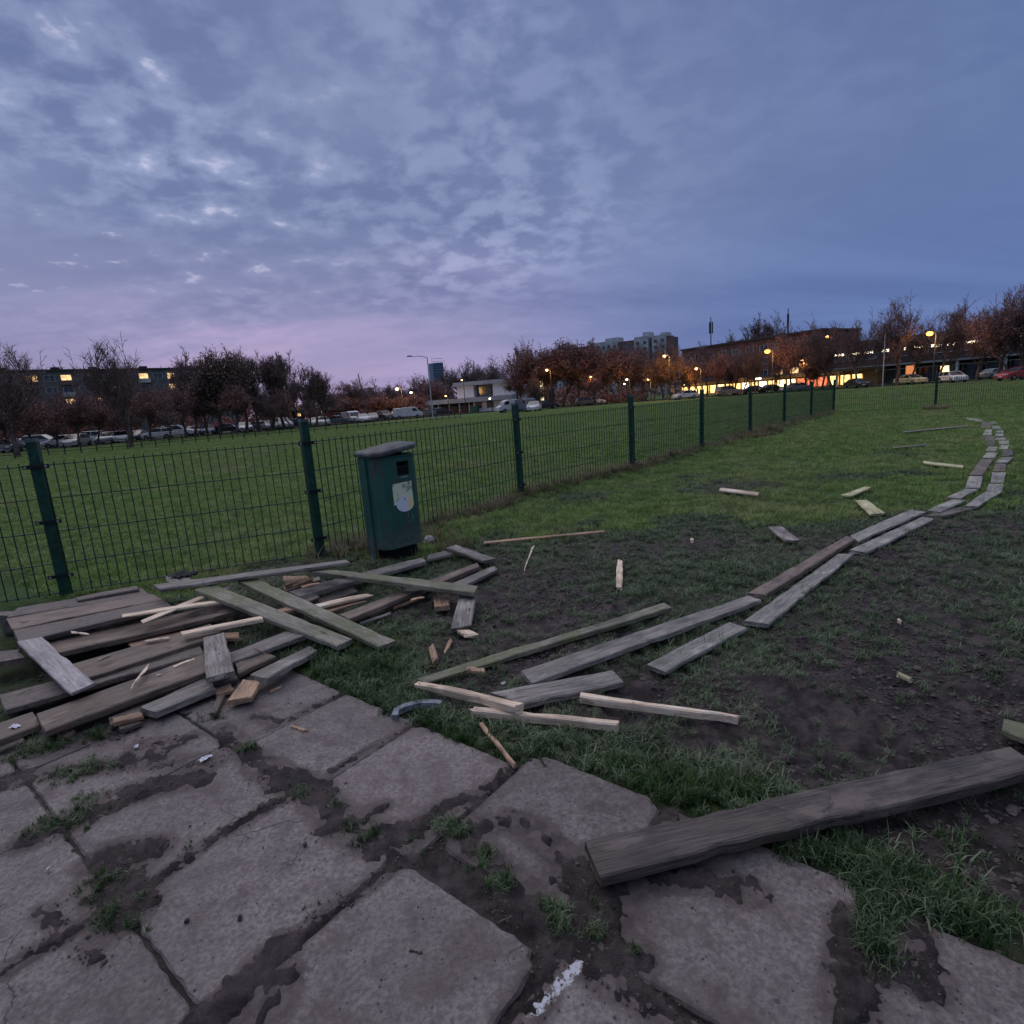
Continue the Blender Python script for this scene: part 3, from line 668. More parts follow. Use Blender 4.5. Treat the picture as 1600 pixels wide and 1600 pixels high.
# footway
def wk(lab, quad, mat=W_PATH, z=.05, zB=None, th=.04, **k):
    mat = W_PATH if mat is W_GREY else mat; z = z * .72; th = th * .85
    return plank('plank', lab, 'plank', quad, z, zB if zB is not None else z, th, mat, WALK, **k)
wk('separate board nearest the viewer on the right-hand side of the footway', [(1009, 1038), (1041, 1049.5), (1168, 980), (1139, 971)], W_GREY, .045)
wk('thick dark board of the left-hand row with a raised near edge', [(1167, 927), (1196, 930), (1337, 841), (1322, 837)], W_BROWN, .075, th=.06)
wk('long wide board of the right-hand row, second along from the viewer', [(1161, 970), (1200, 976), (1334, 865), (1309, 865)], W_GREY, .06)
wk('left-row board that continues past the thick dark one', [(1328, 836), (1341, 845), (1447, 799.5), (1422, 796)], W_GREY, .055)
wk('yellow-tinged right-row board with a chipped near end', [(1325, 860), (1354, 864), (1460, 810), (1440, 807)], W_GREY, .045, broken=(.03, 0))
wk('left-row board where the footway starts to bend', [(1447, 797), (1470, 800), (1511, 781), (1487, 780)])
wk('low right-row board half sunk in grass before the bend', [(1444, 804.5), (1470, 806.5), (1520, 795), (1500, 792)], W_DARK, .03)
wk('short left-row board turning towards the distance', [(1479, 777), (1500, 779), (1528, 764), (1508, 763)])
wk('right-row board curving up at the bend', [(1505, 791), (1528, 791), (1567, 767), (1539, 768)])
wk('small square left-row board above the bend, bright and clean', [(1508, 762.5), (1532, 762.5), (1536, 743.5), (1514, 743.5)], W_PALE if False else W_GREY)
wk('left-row board, longest of those running away from the viewer', [(1514, 742), (1536, 742), (1552, 717), (1533, 717)], W_BROWN)
wk('left-row board after the longest receding one', [(1534, 715), (1554, 715), (1559, 707), (1542, 707)])
wk('left-row board third past the bend', [(1539, 704.5), (1556, 705), (1560, 698), (1545, 697)])
wk('left-row brown board near the far end of the footway', [(1539, 695), (1556, 695.5), (1554, 681), (1538, 680.5)], W_BROWN)
wk('bright little left-row board near the far end', [(1535, 679), (1550, 679), (1550, 671), (1540, 671)], W_PALE)
wk('dark left-row board where the two rows almost meet far away', [(1532, 668), (1547, 669), (1550, 661), (1535, 658)], W_BROWN)
wk('last thin board at the far tip of the footway', [(1510, 652), (1512, 655), (1536, 659), (1534, 655)])
wk('right-row board just above the bend, lower half', [(1541, 767), (1566, 767.5), (1569, 755.5), (1545, 755.5)])
wk('right-row board above the bend, tall grey one', [(1548, 754), (1569, 754), (1572, 738), (1550, 737.5)])
wk('right-row board third above the bend', [(1551, 736), (1571, 736.5), (1572, 725), (1555, 724.5)], W_BROWN)
wk('right-row board with a dark gap before it', [(1555, 722), (1575, 722.5), (1584, 713.5), (1565, 714)])
wk('rightmost board of the whole footway', [(1566, 712.5), (1583, 711), (1582.5, 702.5), (1566, 703.5)], W_BROWN)
wk('right-row short board opposite the third left-row board', [(1560, 700.5), (1574, 701), (1577, 696), (1564, 695.5)])
wk('right-row board sticking out past the bend of the far curve', [(1560, 692.5), (1577, 693), (1576, 688.5), (1561, 689)])
wk('right-row narrow board fourth from the far end', [(1555, 687.5), (1574, 687), (1570, 683), (1556, 683.5)])
wk('right-row narrow board third from the far end', [(1556, 681), (1569, 681), (1568, 677.5), (1556, 677.5)])
wk('right-row narrow board second from the far end', [(1557, 675.5), (1569, 675.5), (1567, 672), (1557, 672)])
wk('right-row board at the far end beside the dark left-row one', [(1551, 670), (1565, 670), (1561, 665), (1550, 665.5)])
wk('smallest farthest right-row board tip', [(1548, 662), (1559, 661.5), (1555, 659), (1547, 659)])
# loose ones far right
plk('small pale sloping board lying left of the footway bend', [(1314, 773), (1330, 774.5), (1362, 761), (1351, 760)], .05, .05, .03, W_YELL, SCAT)
plk('cream-coloured board lying alone between the footway and the sloping board', [(1355, 781), (1336, 781.5), (1360, 803), (1384, 801)], .05, .05, .03, W_YELL, SCAT)
plk('grey board lying alone in the grass left of the footway', [(1222, 822), (1200, 823), (1227, 844), (1251, 843.5)], .05, .05, .03, W_GREY, SCAT)
plank('stick', 'long grey-brown stick left of the far footway', 'stick', [(1443, 720), (1442, 722.5), (1505, 730), (1506, 727)], .05, .05, .03, W_YELL, SCAT)
plank('stick', 'very long thin lath far away near the footway end', 'stick', [(1412, 674), (1412, 675.5), (1513, 665.5), (1513, 664.2)], .06, .06, .02, W_GREY, SCAT)
plank('stick', 'faint thin lath between the far lath and the long stick', 'stick', [(1395, 699), (1395, 700.2), (1448, 694), (1448, 693)], .05, .05, .02, W_GREY, SCAT)
plank('stick', 'pale stick lying near the fence, farthest left on the clean grass', 'stick', [(1125, 761.5), (1123, 765), (1184, 773), (1187, 769.5)], .06, .05, .03, W_FRESH, SCAT, broken=(.05, 0))
plank('wood_offcut', 'tiny pale offcut on clean grass right of the orange lath', 'offcut', [(1079, 840), (1078, 843), (1083, 844), (1084, 841)], .06, .06, .03, W_FRESH, SCAT)
plank('wood_offcut', 'whitish chip upright in the grass below the footway', 'offcut', [(1403, 964), (1402, 968), (1408, 973), (1409, 969)], .06, .05, .02, W_FRESH, SCAT)
plank('wood_offcut', 'cream offcut in dark grass above the big foreground plank', 'offcut', [(1403, 1049), (1401, 1053), (1424, 1062), (1427, 1058)], .05, .045, .02, W_YELL, SCAT, broken=(.02, .02))
plank('plank', 'greenish board end sticking in at the right edge of the picture', 'plank', [(1568, 1121), (1564, 1138), (1640, 1168), (1640, 1140)], .06, .06, .04, W_MOSS, SCAT)
# big plank in front
plank('plank', 'big dark wet plank lying across the slabs in the right foreground', 'plank', [(911, 1309), (936, 1367), (1640, 1200), (1575, 1166)], .085, .085, .055, wood_mat('big_wet_wood', (.066, .055, .048), (.165, .138, .120), moss=.08, mud=.50, rough=.62), None, seed=77, warp=.003, broken=(0, .02))

# ------------------------------------------------------------------ litter and stones
def blob(name, label, cat, u, v, rx, ry, rz, mat, seed=1, z=0.0, sub=2, jag=.25):
    import bmesh
    bm = bmesh.new(); bmesh.ops.create_icosphere(bm, subdivisions=sub, radius=1); r = random.Random(seed)
    off = [(Vector((r.uniform(-1, 1), r.uniform(-1, 1), r.uniform(-1, 1))).normalized(), r.uniform(.5, 1.0)) for _ in range(9)]
    for vv in bm.verts:
        k = 1.0
        for nrm, dd in off:
            dp = vv.co.dot(nrm)
            if dp > dd * .9: k = min(k, dd * .9 / dp + 0.0)
        vv.co *= k * (1 + r.uniform(-jag, jag) * .25)
        vv.co.x *= rx; vv.co.y *= ry; vv.co.z = vv.co.z * rz + rz * .7
    me = bpy.data.meshes.new(name); bm.to_mesh(me); bm.free(); me.materials.append(mat)
    for p_ in me.polygons: p_.use_smooth = sub > 2
    o = bpy.data.objects.new(name, me); COL.objects.link(o); o.location = G(u, v, z); o.rotation_euler = (0, 0, seed)
    return tag(o, label, cat)
STONE = simple('pale_stone', (.42, .38, .36), .8, var=.3, scale=14, bmp=.4)
blob('stone', 'pale rough stone at the foot of the bin, to its right', 'stone', 670, 848, .09, .06, .055, STONE, 4, 0, 2, .5)
blob('pebble', 'whitish pebble alone on the left paving slab', 'pebble', 76, 1360, .013, .009, .009, simple('white_stone', (.62, .58, .52), .6), 2, .004)
blob('mud_clod', 'small dark clod on the middle slab, the left one of a pair', 'clod', 292, 1440, .011, .009, .007, GROUND, 3, .002)
blob('mud_clod', 'small dark clod on the middle slab, the right one of a pair', 'clod', 375, 1436, .012, .009, .007, GROUND, 5, .002)
blob('mud_clod', 'dark clod near the joint at the left of the middle slab row', 'clod', 477, 1321, .012, .010, .008, GROUND, 6, .002)
blob('mud_clod', 'dark clod near the upper joint of the far left slabs', 'clod', 190, 1201, .018, .012, .010, GROUND, 7, .006)
blob('mud_clod', 'dark clod on the corner of the slab beside the orange stick', 'clod', 829, 1189, .010, .009, .008, GROUND, 8, .006)
plank('twig', 'short dark twig lying on the big central slab', 'twig', [(637, 1482), (637, 1485), (661, 1488), (661, 1484)], .008, .008, .006, W_DARK, None)
plank('twig', 'thin dark twig at the muddy edge of the big central slab', 'twig', [(801, 1429), (776, 1441), (777, 1443), (803, 1431)], .018, .012, .006, W_DARK, None)
# bent whitish strip
def strip():
    m = MB(); pts = [G(617, 1117, .03), G(619, 1108, .04), G(634, 1101, .045), G(655, 1096, .04), G(675, 1095, .035), G(690, 1097, .03)]
    base = pts[2].copy(); base.z = 0; vs = []
    for k, p in enumerate(pts):
        t = (pts[min(k + 1, 5)] - pts[max(k - 1, 0)]).normalized(); s = t.cross(Vector((0, 0, 1))).normalized() * .018
        for q in (p + s, p - s, p - s - Vector((0, 0, .028)), p + s - Vector((0, 0, .028))): vs.append(q - base)
    fs = [(3, 2, 1, 0), (20, 21, 22, 23)]
    for k in range(5):
        for i in range(4): fs.append((k * 4 + i, k * 4 + (i + 1) % 4, k * 4 + 4 + (i + 1) % 4, k * 4 + 4 + i))
    m.add(vs, fs); o = m.build('plastic_strip', simple('dirty_plastic', (.20, .22, .26), .6, var=.6, scale=20), None, loc=base)
    tag(o, 'bent bluish plastic strip in the grass at the slab edge', 'plastic strip')
strip()
# crumpled litter
def litter(label, u, v, s, z, seed):
    m = MB(); r = random.Random(seed); n = 6; vs = []
    for i in range(n):
        for j in range(n): vs.append(((i / (n - 1) - .5) * s + r.uniform(-.1, .1) * s, (j / (n - 1) - .5) * s * .6 + r.uniform(-.06, .06) * s, abs(r.gauss(0, .09)) * s + .002))
    fs = [(i * n + j, i * n + j + 1, (i + 1) * n + j + 1, (i + 1) * n + j) for i in range(n - 1) for j in range(n - 1)]
    m.add(vs, fs); o = m.build('litter', MATS.get('white_litter') or simple('white_litter', (.72, .72, .78), .5, var=.25, scale=30), None, loc=G(u, v, z)); o.rotation_euler = (0, 0, seed)
    tag(o, label, 'litter', 'scraps of white litter')
litter('scrap of white litter on the muddy slab joint at the left', 320, 1186, .05, .008, 1)
litter('small scrap of white litter by the mud clods near the pile', 213, 1167, .03, .01, 2)
litter('smear of white litter on the bottom left board', 24, 1136, .05, .062, 3)
litter('speck of white litter on the widest front board', 248, 1055, .022, .105, 4)
# dark glove and the stub it lies on
plk('pale board stub poking up behind the level top plank', [(258, 901), (262, 911), (298, 908), (296, 899)], .29, .29, .03, W_GREY)
def glove():
    base = G(283, 901, .29); m = MB(); r = random.Random(9)
    vs = []; n = 9
    for i in range(n):
        for j in range(7):
            x = (i / (n - 1) - .5) * .17; y = (j / 6 - .5) * .10
            z = .045 * math.exp(-(x * x / .004 + y * y / .0016)) + .012 * math.sin(i * 2.3 + j) + .012
            vs.append((x, y, max(.002, z)))
    m.add(vs, [(i * 7 + j, i * 7 + j + 1, (i + 1) * 7 + j + 1, (i + 1) * 7 + j) for i in range(n - 1) for j in range(6)])
    mt = simple('black_cloth', (.022, .022, .028), .7, var=.4, scale=40)
    o = empty('glove', base); tag(o, 'crumpled black work glove lying on the level top plank', 'glove')
    m.build('palm', mt, o, True)
    for k in range(4):
        f = MB(); y0 = -.04 + k * .026; L = .05 + .012 * (k in (1, 2))
        f.tube((.07, y0, .016), (.07 + L * .55, y0 * 1.1, .022), .011, .0105, 7, cap=True); f.tube((.07 + L * .55, y0 * 1.1, .022), (.07 + L, y0 * 1.2 - .004, .010), .0105, .008, 7, cap=True)
        f.build('finger', mt, o, True)
    f = MB(); f.tube((.0, -.05, .014), (.04, -.085, .012), .012, .009, 7, cap=True); f.build('finger', mt, o, True)
glove()

# ------------------------------------------------------------------ fence
GREEN = simple('green_fence_paint', (.012, .060, .042), .55, .3, var=.35, scale=18)
GCAP = simple('fence_cap', (.10, .14, .15), .5)
BLACKC = simple('black_clamp', (.012, .014, .016), .5)
BOLT = simple('steel_bolt', (.45, .45, .47), .35, metal=.8)
fence = empty('mesh_fence', tuple(FEN[1]))
tag(fence, 'green welded mesh fence on square posts crossing the field and turning a corner', 'fence')
corner = FEN[-1]
R1 = G(1461, 637); dirR = (R1 - corner).normalized(); R1 = corner + dirR * 4.6
R1 = G(1461, 638)
extra = [R1] + [R1 + dirR * 4.2 * k for k in range(1, 6)]
posts = FEN + extra
FH = 1.33
def post_mesh():
    m = MB(); a, b = .040, .040
    m.box(-a, -b, -.3, a, b, 1.50); m.box(-a - .003, -b - .003, 1.5002, a + .003, b + .003, 1.53, 1)
    return m.mesh('post', [GREEN, GCAP])
pm = post_mesh()
def clamp_mesh():
    m = MB(); m.box(-.10, -.05, -.018, -.044, -.035, .018); m.box(.044, -.05, -.018, .10, -.035, .018); m.box(-.047, -.053, -.015, .047, -.044, .015)
    m.tube((-.078, -.05, 0), (-.078, -.060, 0), .012, .012, 8, 1, True); m.tube((.078, -.05, 0), (.078, -.060, 0), .012, .012, 8, 1, True)
    return m.mesh('clamp', [BLACKC, BOLT])
cm = clamp_mesh()
def panel(a, b, near):
    """welded wire panel between two posts"""
    d = b - a; L = d.length; d.normalize()
    vs = []; fs = []; m = MB()
    n = int(round(L / .085)) if near else int(round(L / .085)); x0 = .05; x1 = L - .05
    rv = .0056 if near else .0064
    for k in range(n + 1):
        x = x0 + (x1 - x0) * k / n
        m.tube((x, .0, .03), (x, .0, FH - .02), rv, rv, 4)
    zs = [.05, .34, .65, .97, 1.28]
    for z in zs:
        for dy in ((-.010,) if not near else (-.009, .009)):
            m.tube((x0, dy, z), (x1, dy, z), .0056, .0056, 4)
    o = m.build('wire_panel', GREEN, fence); o['kind'] = 'stuff'
    o.location = a - fence.location; o.rotation_euler = (0, 0, math.atan2(d.y, d.x)); return o
rp = random.Random(5)
for i, p in enumerate(posts):
    o = bpy.data.objects.new('post', pm); COL.objects.link(o); o.parent = fence; o.location = p - fence.location
    nx = posts[min(i + 1, len(posts) - 1)]; pv_ = posts[max(i - 1, 0)]; d = (nx - pv_)
    if i == len(FEN) - 1: d = (corner - FEN[-2])
    o.rotation_euler = (rp.uniform(-.006, .006), rp.uniform(-.006, .006), math.atan2(d.y, d.x))
    for z in (1.275, .75, .22) if i < 14 else ():
        c = bpy.data.objects.new('clamp', cm); COL.objects.link(c); c.parent = o; c.location = (0, 0, z)
    if i + 1 < len(posts): panel(p, nx, i < 4)

# low dark fence at the far side of the field, in front of the parked cars
DKF = simple('dark_fence_metal', (.020, .026, .030), .6)
far = empty('low_fence', tuple(G(-60, 724))); tag(far, 'low dark rail fence at the far edge of the field before the parked cars', 'fence')
def low_fence():
    pts = [G(-60, 724), G(200, 702), G(400, 684), G(560, 670.5), G(720, 655)]
    path = [pts[0]]
    for a, b in zip(pts[:-1], pts[1:]):
        n = max(1, int((b - a).length / .95))
        for k in range(1, n + 1): path.append(a.lerp(b, k / n))
    pmesh = MB().box(-.03, -.03, -.1, .03, .03, .85).mesh('post', DKF)
    for k, p in enumerate(path[:200]):
        o = bpy.data.objects.new('post', pmesh); COL.objects.link(o); o.parent = far; o.location = p - far.location
    for z in (.30, .82):
        m = MB()
        for a, b in zip(pts[:-1], pts[1:]):
            m.tube(a - far.location + Vector((0, 0, z)), b - far.location + Vector((0, 0, z)), .03, .03, 4)
        m.build('rail', DKF, far)
low_fence()

# ------------------------------------------------------------------ bin
def bin_():
    m_, t, b = new_mat('bin_green', .5, .45)
    tc = t.nodes.new('ShaderNodeTexCoord'); p = tc.outputs['Object']
    c = mix_c(t, smap(t, noise(t, p, 4, 5, .6), .3, .7), (.016, .084, .068), (.026, .122, .096))
    c = mix_c(t, smap(t, noise(t, mapping(t, p, (1, 1, .35)), 7.5, 7, .75), .54, .62, 0, .8), c, (.085, .055, .055))
    c = mix_c(t, smap(t, noise(t, p, 60, 4, .8), .66, .74, 0, .6), c, (.20, .22, .23))
    sx = t.nodes.new('ShaderNodeSeparateXYZ'); t.links.new(p, sx.inputs[0])
    splash = math_n(t, 'MULTIPLY', smap(t, sx.outputs[2], .42, .10), smap(t, noise(t, p, 22, 6, .8), .35, .62), clamp=True)
    c = mix_c(t, math_n(t, 'MULTIPLY', splash, .9), c, (.13, .13, .135))
    t.links.new(c, b.inputs['Base Color']); bump(t, b, noise(t, p, 30, 4), .15, .004)
    BG = m_
    lid = simple('bin_lid_worn', (.10, .125, .13), .65, var=.4, scale=11, col2=(.060, .055, .060), bmp=.2)
    dark = simple('bin_inside', (.008, .008, .010), .9)
    yaw = math.atan2(.69, .72)
    base = G(624, 868); base = Vector((base.x + .0, base.y, 0))
    root = empty('litter_bin', base, yaw); tag(root, 'dark green metal litter bin with worn tilted lid and stickers beside the fence', 'litter bin')
    w, d, c = .248, .17, .07; z0, z1 = .13, 1.09
    plan = [(-w, d), (-w, -d + c), (-w + c, -d), (w - c, -d), (w, -d + c), (w, d)]
    def ring(z, k=1.0): return [(x * k, y * k, z) for x, y in plan]
    # shell with a real square opening in the front face
    m = MB(); ox0, ox1, oz0, oz1 = -.02, .125, .885, 1.03
    n = len(plan)
    for i in range(n):
        a = plan[i]; b2 = plan[(i + 1) % n]
        if i == 2:
            xs = [a[0], ox0, ox1, b2[0]]; zs = [z0, oz0, oz1, z1]
            for xi in range(3):
                for zi in range(3):
                    if xi == 1 and zi == 1: continue
                    m.add([(xs[xi], -d, zs[zi]), (xs[xi + 1], -d, zs[zi]), (xs[xi + 1], -d, zs[zi + 1]), (xs[xi], -d, zs[zi + 1])], [(0, 1, 2, 3)])
            # returns of the opening
            for (p0, p1) in (((ox0, oz0), (ox1, oz0)), ((ox1, oz0), (ox1, oz1)), ((ox1, oz1), (ox0, oz1)), ((ox0, oz1), (ox0, oz0))):
                m.add([(p0[0], -d, p0[1]), (p1[0], -d, p1[1]), (p1[0], -d + .02, p1[1]), (p0[0], -d + .02, p0[1])], [(0, 1, 2, 3)])
        else:
            m.add([(a[0], a[1], z0), (b2[0], b2[1], z0), (b2[0], b2[1], z1), (a[0], a[1], z1)], [(0, 1, 2, 3)])
    m.add(ring(z0 - .0), [tuple(range(n))])
    m.build('body', BG, root)
    # rim and lower lip
    m = MB()
    for i in range(n):
        a = Vector((*plan[i], z1)); b2 = Vector((*plan[(i + 1) % n], z1)); m.tube(a, b2, .010, .010, 6)
    m.build('rim', BG, root)
    m = MB(); m.prism([(x * .9, y * .9) for x, y in plan], z0 + .01, z1 - .12); m.build('liner', dark, root)
    m = MB(); m.prism([(x * .72, y * .7) for x, y in plan], -.02, z0 - .001); m.build('foot', dark, root)
    for s in (-1, 1):
        m = MB(); m.box(s * (w + .006) - .006, d - .115, -.05, s * (w + .006) + .006, d + .015, z1 + .005)
        m.box(s * (w + .006) - .012, d - .135, -.05, s * (w + .006) + .012, d - .116, z1 - .02)
        m.build('side_bracket', BG, root)
    # flap lip under the opening
    m = MB(); m.box(.01, -d - .004, .862, .10, -d - .001, .870); m.build('opening_lip', simple('scratched_metal', (.4, .4, .42), .4), root)
    # lid : domed slab, tipped up at the right
    L = MB(); K = []
    pl = [(-w - .035, d + .03), (-w - .035, -d + c - .01), (-w + c - .02, -d - .035), (w - c + .02, -d - .035), (w + .035, -d + c - .01), (w + .035, d + .03)]
    rings = [(1.0, 0), (1.02, .008), (1.02, .030), (.97, .046), (.55, .072)]
    vs = []
    for k, z in rings: vs += [(x * k, y * k, z) for x, y in pl]
    vs += [(0, 0, .077), (0, 0, 0.012)]
    fs = []
    for rr in range(4):
        for i in range(6): fs.append((rr * 6 + i, rr * 6 + (i + 1) % 6, rr * 6 + 6 + (i + 1) % 6, rr * 6 + 6 + i))
    for i in range(6): fs.append((24 + i, 24 + (i + 1) % 6, 30)); fs.append(((i + 1) % 6, i, 31))
    L.add(vs, fs); o = L.build('lid', lid, root); o.location = (.0, 0, z1 + .045); o.rotation_euler = (.03, -.12, 0)
    hg = MB(); hg.box(.10, -.02, z1 - .04, .16, .03, z1 + .062); hg.build('hinge_bracket', dark, root)
    # stickers
    def sticker(name, pts, y, mat):
        m = MB(); n = len(pts); m.add([(x, y, z) for x, z in pts] + [(x, y + .0012, z) for x, z in pts], [tuple(range(n)), tuple(range(2 * n - 1, n - 1, -1))] + [(i, n + i, n + (i + 1) % n, (i + 1) % n) for i in range(n)])
        return m.build(name, mat, root)
    ms, t, b = new_mat('notice_paper', .55)
    tc = t.nodes.new('ShaderNodeTexCoord'); p = tc.outputs['Object']
    c = mix_c(t, smap(t, noise(t, p, 35, 4, .7), .55, .7), (.74, .82, .62), (.50, .60, .44))
    c = mix_c(t, smap(t, noise(t, p, 9, 3, .6), .58, .62, 0, .6), c, (.07, .14, .10)); t.links.new(c, b.inputs['Base Color'])
    sticker('notice', [(-.100, .585), (.140, .60), (.140, .815), (-.100, .805)], -d - .0030, ms)
    ms, t, b = new_mat('oval_sticker_paper', .5)
    tc = t.nodes.new('ShaderNodeTexCoord'); p = tc.outputs['Object']; sx = t.nodes.new('ShaderNodeSeparateXYZ'); t.links.new(p, sx.inputs[0])
    c = mix_c(t, smap(t, sx.outputs[0], .05, .09), (.76, .80, .92), (.86, .80, .40))
    c = mix_c(t, smap(t, noise(t, p, 40, 3), .6, .66, 0, .4), c, (.35, .37, .5)); t.links.new(c, b.inputs['Base Color'])
    sticker('oval_sticker', [(.035 + .108 * math.cos(a * math.pi / 12), .580 + .080 * math.sin(a * math.pi / 12)) for a in range(24)], -d - .0050, ms)
    m = MB(); m.box(.03, -d - .006, .62, .04, -d - .0052, .645); m.build('sticker_mark', simple('brown_mark', (.15, .10, .12), .6), root)
    for (x, z, q) in ((.055, .46, .05), (.065, .38, .02), (-.04, .35, .015), (.11, .42, .08)):
        m = MB(); m.box(x, -d - .0022, z - q / 2, x + .0035, -d - .001, z + q / 2); m.build('scratch', MATS['scratched_metal'], root)
bin_()

BARK = simple('bark', (.13, .10, .098), .9, var=.4, scale=3)
def leaf_mat(name, a, b):
    m, t, bs = new_mat(name, .8, .2)
    ge = t.nodes.new('ShaderNodeNewGeometry'); oi = t.nodes.new('ShaderNodeObjectInfo')
    n = noise(t, ge.outputs['Position'], .9, 4, .7)
    col = mix_c(t, smap(t, n, .3, .7), a, b)
    br = smap(t, oi.outputs['Random'], 0, 1, .7, 1.25, False)
    cc = t.nodes.new('ShaderNodeCombineColor')
    for i in range(3): t.links.new(br, cc.inputs[i])
    t.links.new(mix_c(t, 1, col, cc.outputs[0], 'MULTIPLY'), bs.inputs['Base Color'])
    return m
LF_RED = leaf_mat('leaves_red_brown', (.20, .095, .092), (.36, .175, .150))  # tree colours below are lifted to stand in for distance haze
LF_BRN = leaf_mat('leaves_brown', (.18, .125, .120), (.30, .205, .175))
LF_ORG = leaf_mat('leaves_orange', (.20, .10, .045), (.32, .17, .075))
LF_OLV = leaf_mat('leaves_olive', (.15, .118, .095), (.24, .185, .135))
TWIG = simple('twigs', (.19, .135, .135), .9, var=.3, scale=2)

def tree_proto(seed, h, spread, leafy, lmat, leaf=.16, trunk_h=.18, up_=.55, nb=7, depth=4, r0=.16, twigr=.024):
    r = random.Random(seed); tr = MB(); cr_ = MB(); tips = []
    def grow(p, d, L, rad, lev):
        n = 3 if lev < 2 else 2; q = p.copy(); dd = d.copy(); pts = [q.copy()]
        for k in range(n):
            dd = (dd + Vector((r.gauss(0, .13), r.gauss(0, .13), r.gauss(.04, .08)))).normalized()
            q2 = q + dd * (L / n); ra = rad * (1 - .45 * k / n); rb = rad * (1 - .45 * (k + 1) / n)
            (tr if lev < 3 else cr_).tube(q, q2, max(ra, twigr), max(rb, twigr * .8), 5 if lev == 0 else 3)
            q = q2; pts.append(q.copy())
        if lev >= depth:
            tips.append((q, dd))
            for _ in range(5):
                e = (dd + Vector((r.gauss(0, .5), r.gauss(0, .5), r.gauss(.15, .35)))).normalized() * r.uniform(.35, .8) * L * 1.3
                sv = e.orthogonal().normalized() * twigr * .8
                cr_.add([q + sv, q - sv, q + e], [(0, 1, 2)])
            return
        m = nb if lev == 0 else r.choice([3, 4, 4, 5]) if lev < 3 else r.choice([2, 3, 4])
        for i in range(m):
            s = 1.0 if i == 0 else (r.uniform(.35, 1.0))
            idx = min(n - 1, int(s * n)); b = pts[idx].lerp(pts[idx + 1], s * n - idx) if idx < n and s < 1 else pts[-1]
            az_ = r.random() * 6.283; el_ = up_ * r.uniform(.7, 1.3)
            sd_ = Vector((math.cos(az_), math.sin(az_), 0)) * spread
            nd = (dd * (.9 if i == 0 else .45) + sd_ * (.25 if i == 0 else 1) * r.uniform(.6, 1.1) + Vector((0, 0, el_))).normalized()
            grow(b, nd, L * r.uniform(.52, .72) * (1.15 if i == 0 else 1), rad * .55 * (1.1 if i == 0 else r.uniform(.55, .9)), lev + 1)
    th = h * trunk_h
    tr.tube((0, 0, -.3), (0, 0, .5), r0 * 1.35, r0 * 1.1, 7)
    grow(Vector((0, 0, .5)), Vector((0, 0, 1)), h * .42, r0 * 1.1, 0)
    nl = int(leafy)
    if nl:
        for i in range(nl):
            q, dd = r.choice(tips); q = q + Vector((r.gauss(0, .26), r.gauss(0, .26), r.gauss(-.12, .24)))
            if q.z < th: q.z = th + r.random() * .8
            a = Vector((r.gauss(0, 1), r.gauss(0, 1), r.gauss(0, 1))).normalized(); b = a.orthogonal().normalized(); c = a.cross(b)
            s = leaf * r.uniform(.5, 1.2)
            cr_.add([q + b * s, q + c * s * .7, q - b * s, q - c * s * .7], [(0, 1, 2, 3)], 1)
    zmax = max(v[2] for v in cr_.v + tr.v); k = h / zmax
    for M_ in (tr, cr_): M_.v = [(x * k, y * k, z * k) for x, y, z in M_.v]
    return tr.mesh('trunk', [BARK, lmat]), cr_.mesh('crown', [TWIG, lmat]), h
PT = {
 'bare_a': tree_proto(1, 10, .6, 0, LF_BRN, up_=.75, depth=5, nb=8), 'bare_b': tree_proto(2, 10, .8, 700, LF_BRN, leaf=.08, up_=.5, depth=5, nb=8),
 'few': tree_proto(3, 10, .85, 1700, LF_RED, leaf=.085, up_=.55, depth=5, nb=9, r0=.23), 'red_a': tree_proto(4, 8, .95, 5200, LF_RED, leaf=.12, up_=.4, depth=5, nb=8),
 'red_b': tree_proto(5, 8, .9, 3600, LF_RED, leaf=.10, up_=.5, depth=5, nb=8), 'brown_a': tree_proto(6, 8, .85, 3600, LF_BRN, leaf=.10, up_=.5, depth=5, nb=8),
 'brown_b': tree_proto(7, 9, .65, 2200, LF_BRN, leaf=.09, up_=.7, depth=5, nb=8), 'orange': tree_proto(8, 8, .85, 5600, LF_ORG, leaf=.12, up_=.5, depth=5, nb=8),
 'olive': tree_proto(9, 8, .75, 3600, LF_OLV, leaf=.11, up_=.55, depth=5, nb=8), 'col': tree_proto(10, 10, .35, 1500, LF_BRN, leaf=.08, up_=.9, depth=5, nb=7)}
ORD = ['first', 'second', 'third', 'fourth', 'fifth', 'sixth', 'seventh', 'eighth', 'ninth', 'tenth', 'eleventh', 'twelfth', 'thirteenth', 'fourteenth', 'fifteenth', 'sixteenth', 'seventeenth', 'eighteenth', 'nineteenth', 'twentieth',
       'twenty-first', 'twenty-second', 'twenty-third', 'twenty-fourth', 'twenty-fifth', 'twenty-sixth', 'twenty-seventh', 'twenty-eighth', 'twenty-ninth', 'thirtieth']
tr_r = random.Random(21)
def tree(kind, u, vtop, d, label, group, name='tree', wide=1.0, lean=0.0):
    tm, cm_, h0 = PT[kind]; h = topz(u, vtop, d) * (1.0 if kind in ('few', 'bare_a') else 1.10); s = h / h0; wide *= 1.25 if 520 < u < 712 else 1.0
    o = empty(name, D(u, d)); o.rotation_euler = (0, lean, tr_r.random() * 6.28); o.scale = (s * wide, s * wide, s)
    tag(o, label, 'tree' if name != 'shrub' else 'shrub', group)
    a = bpy.data.objects.new('trunk', tm); COL.objects.link(a); a.parent = o
    b = bpy.data.objects.new('crown', cm_); COL.objects.link(b); b.parent = o
    return o
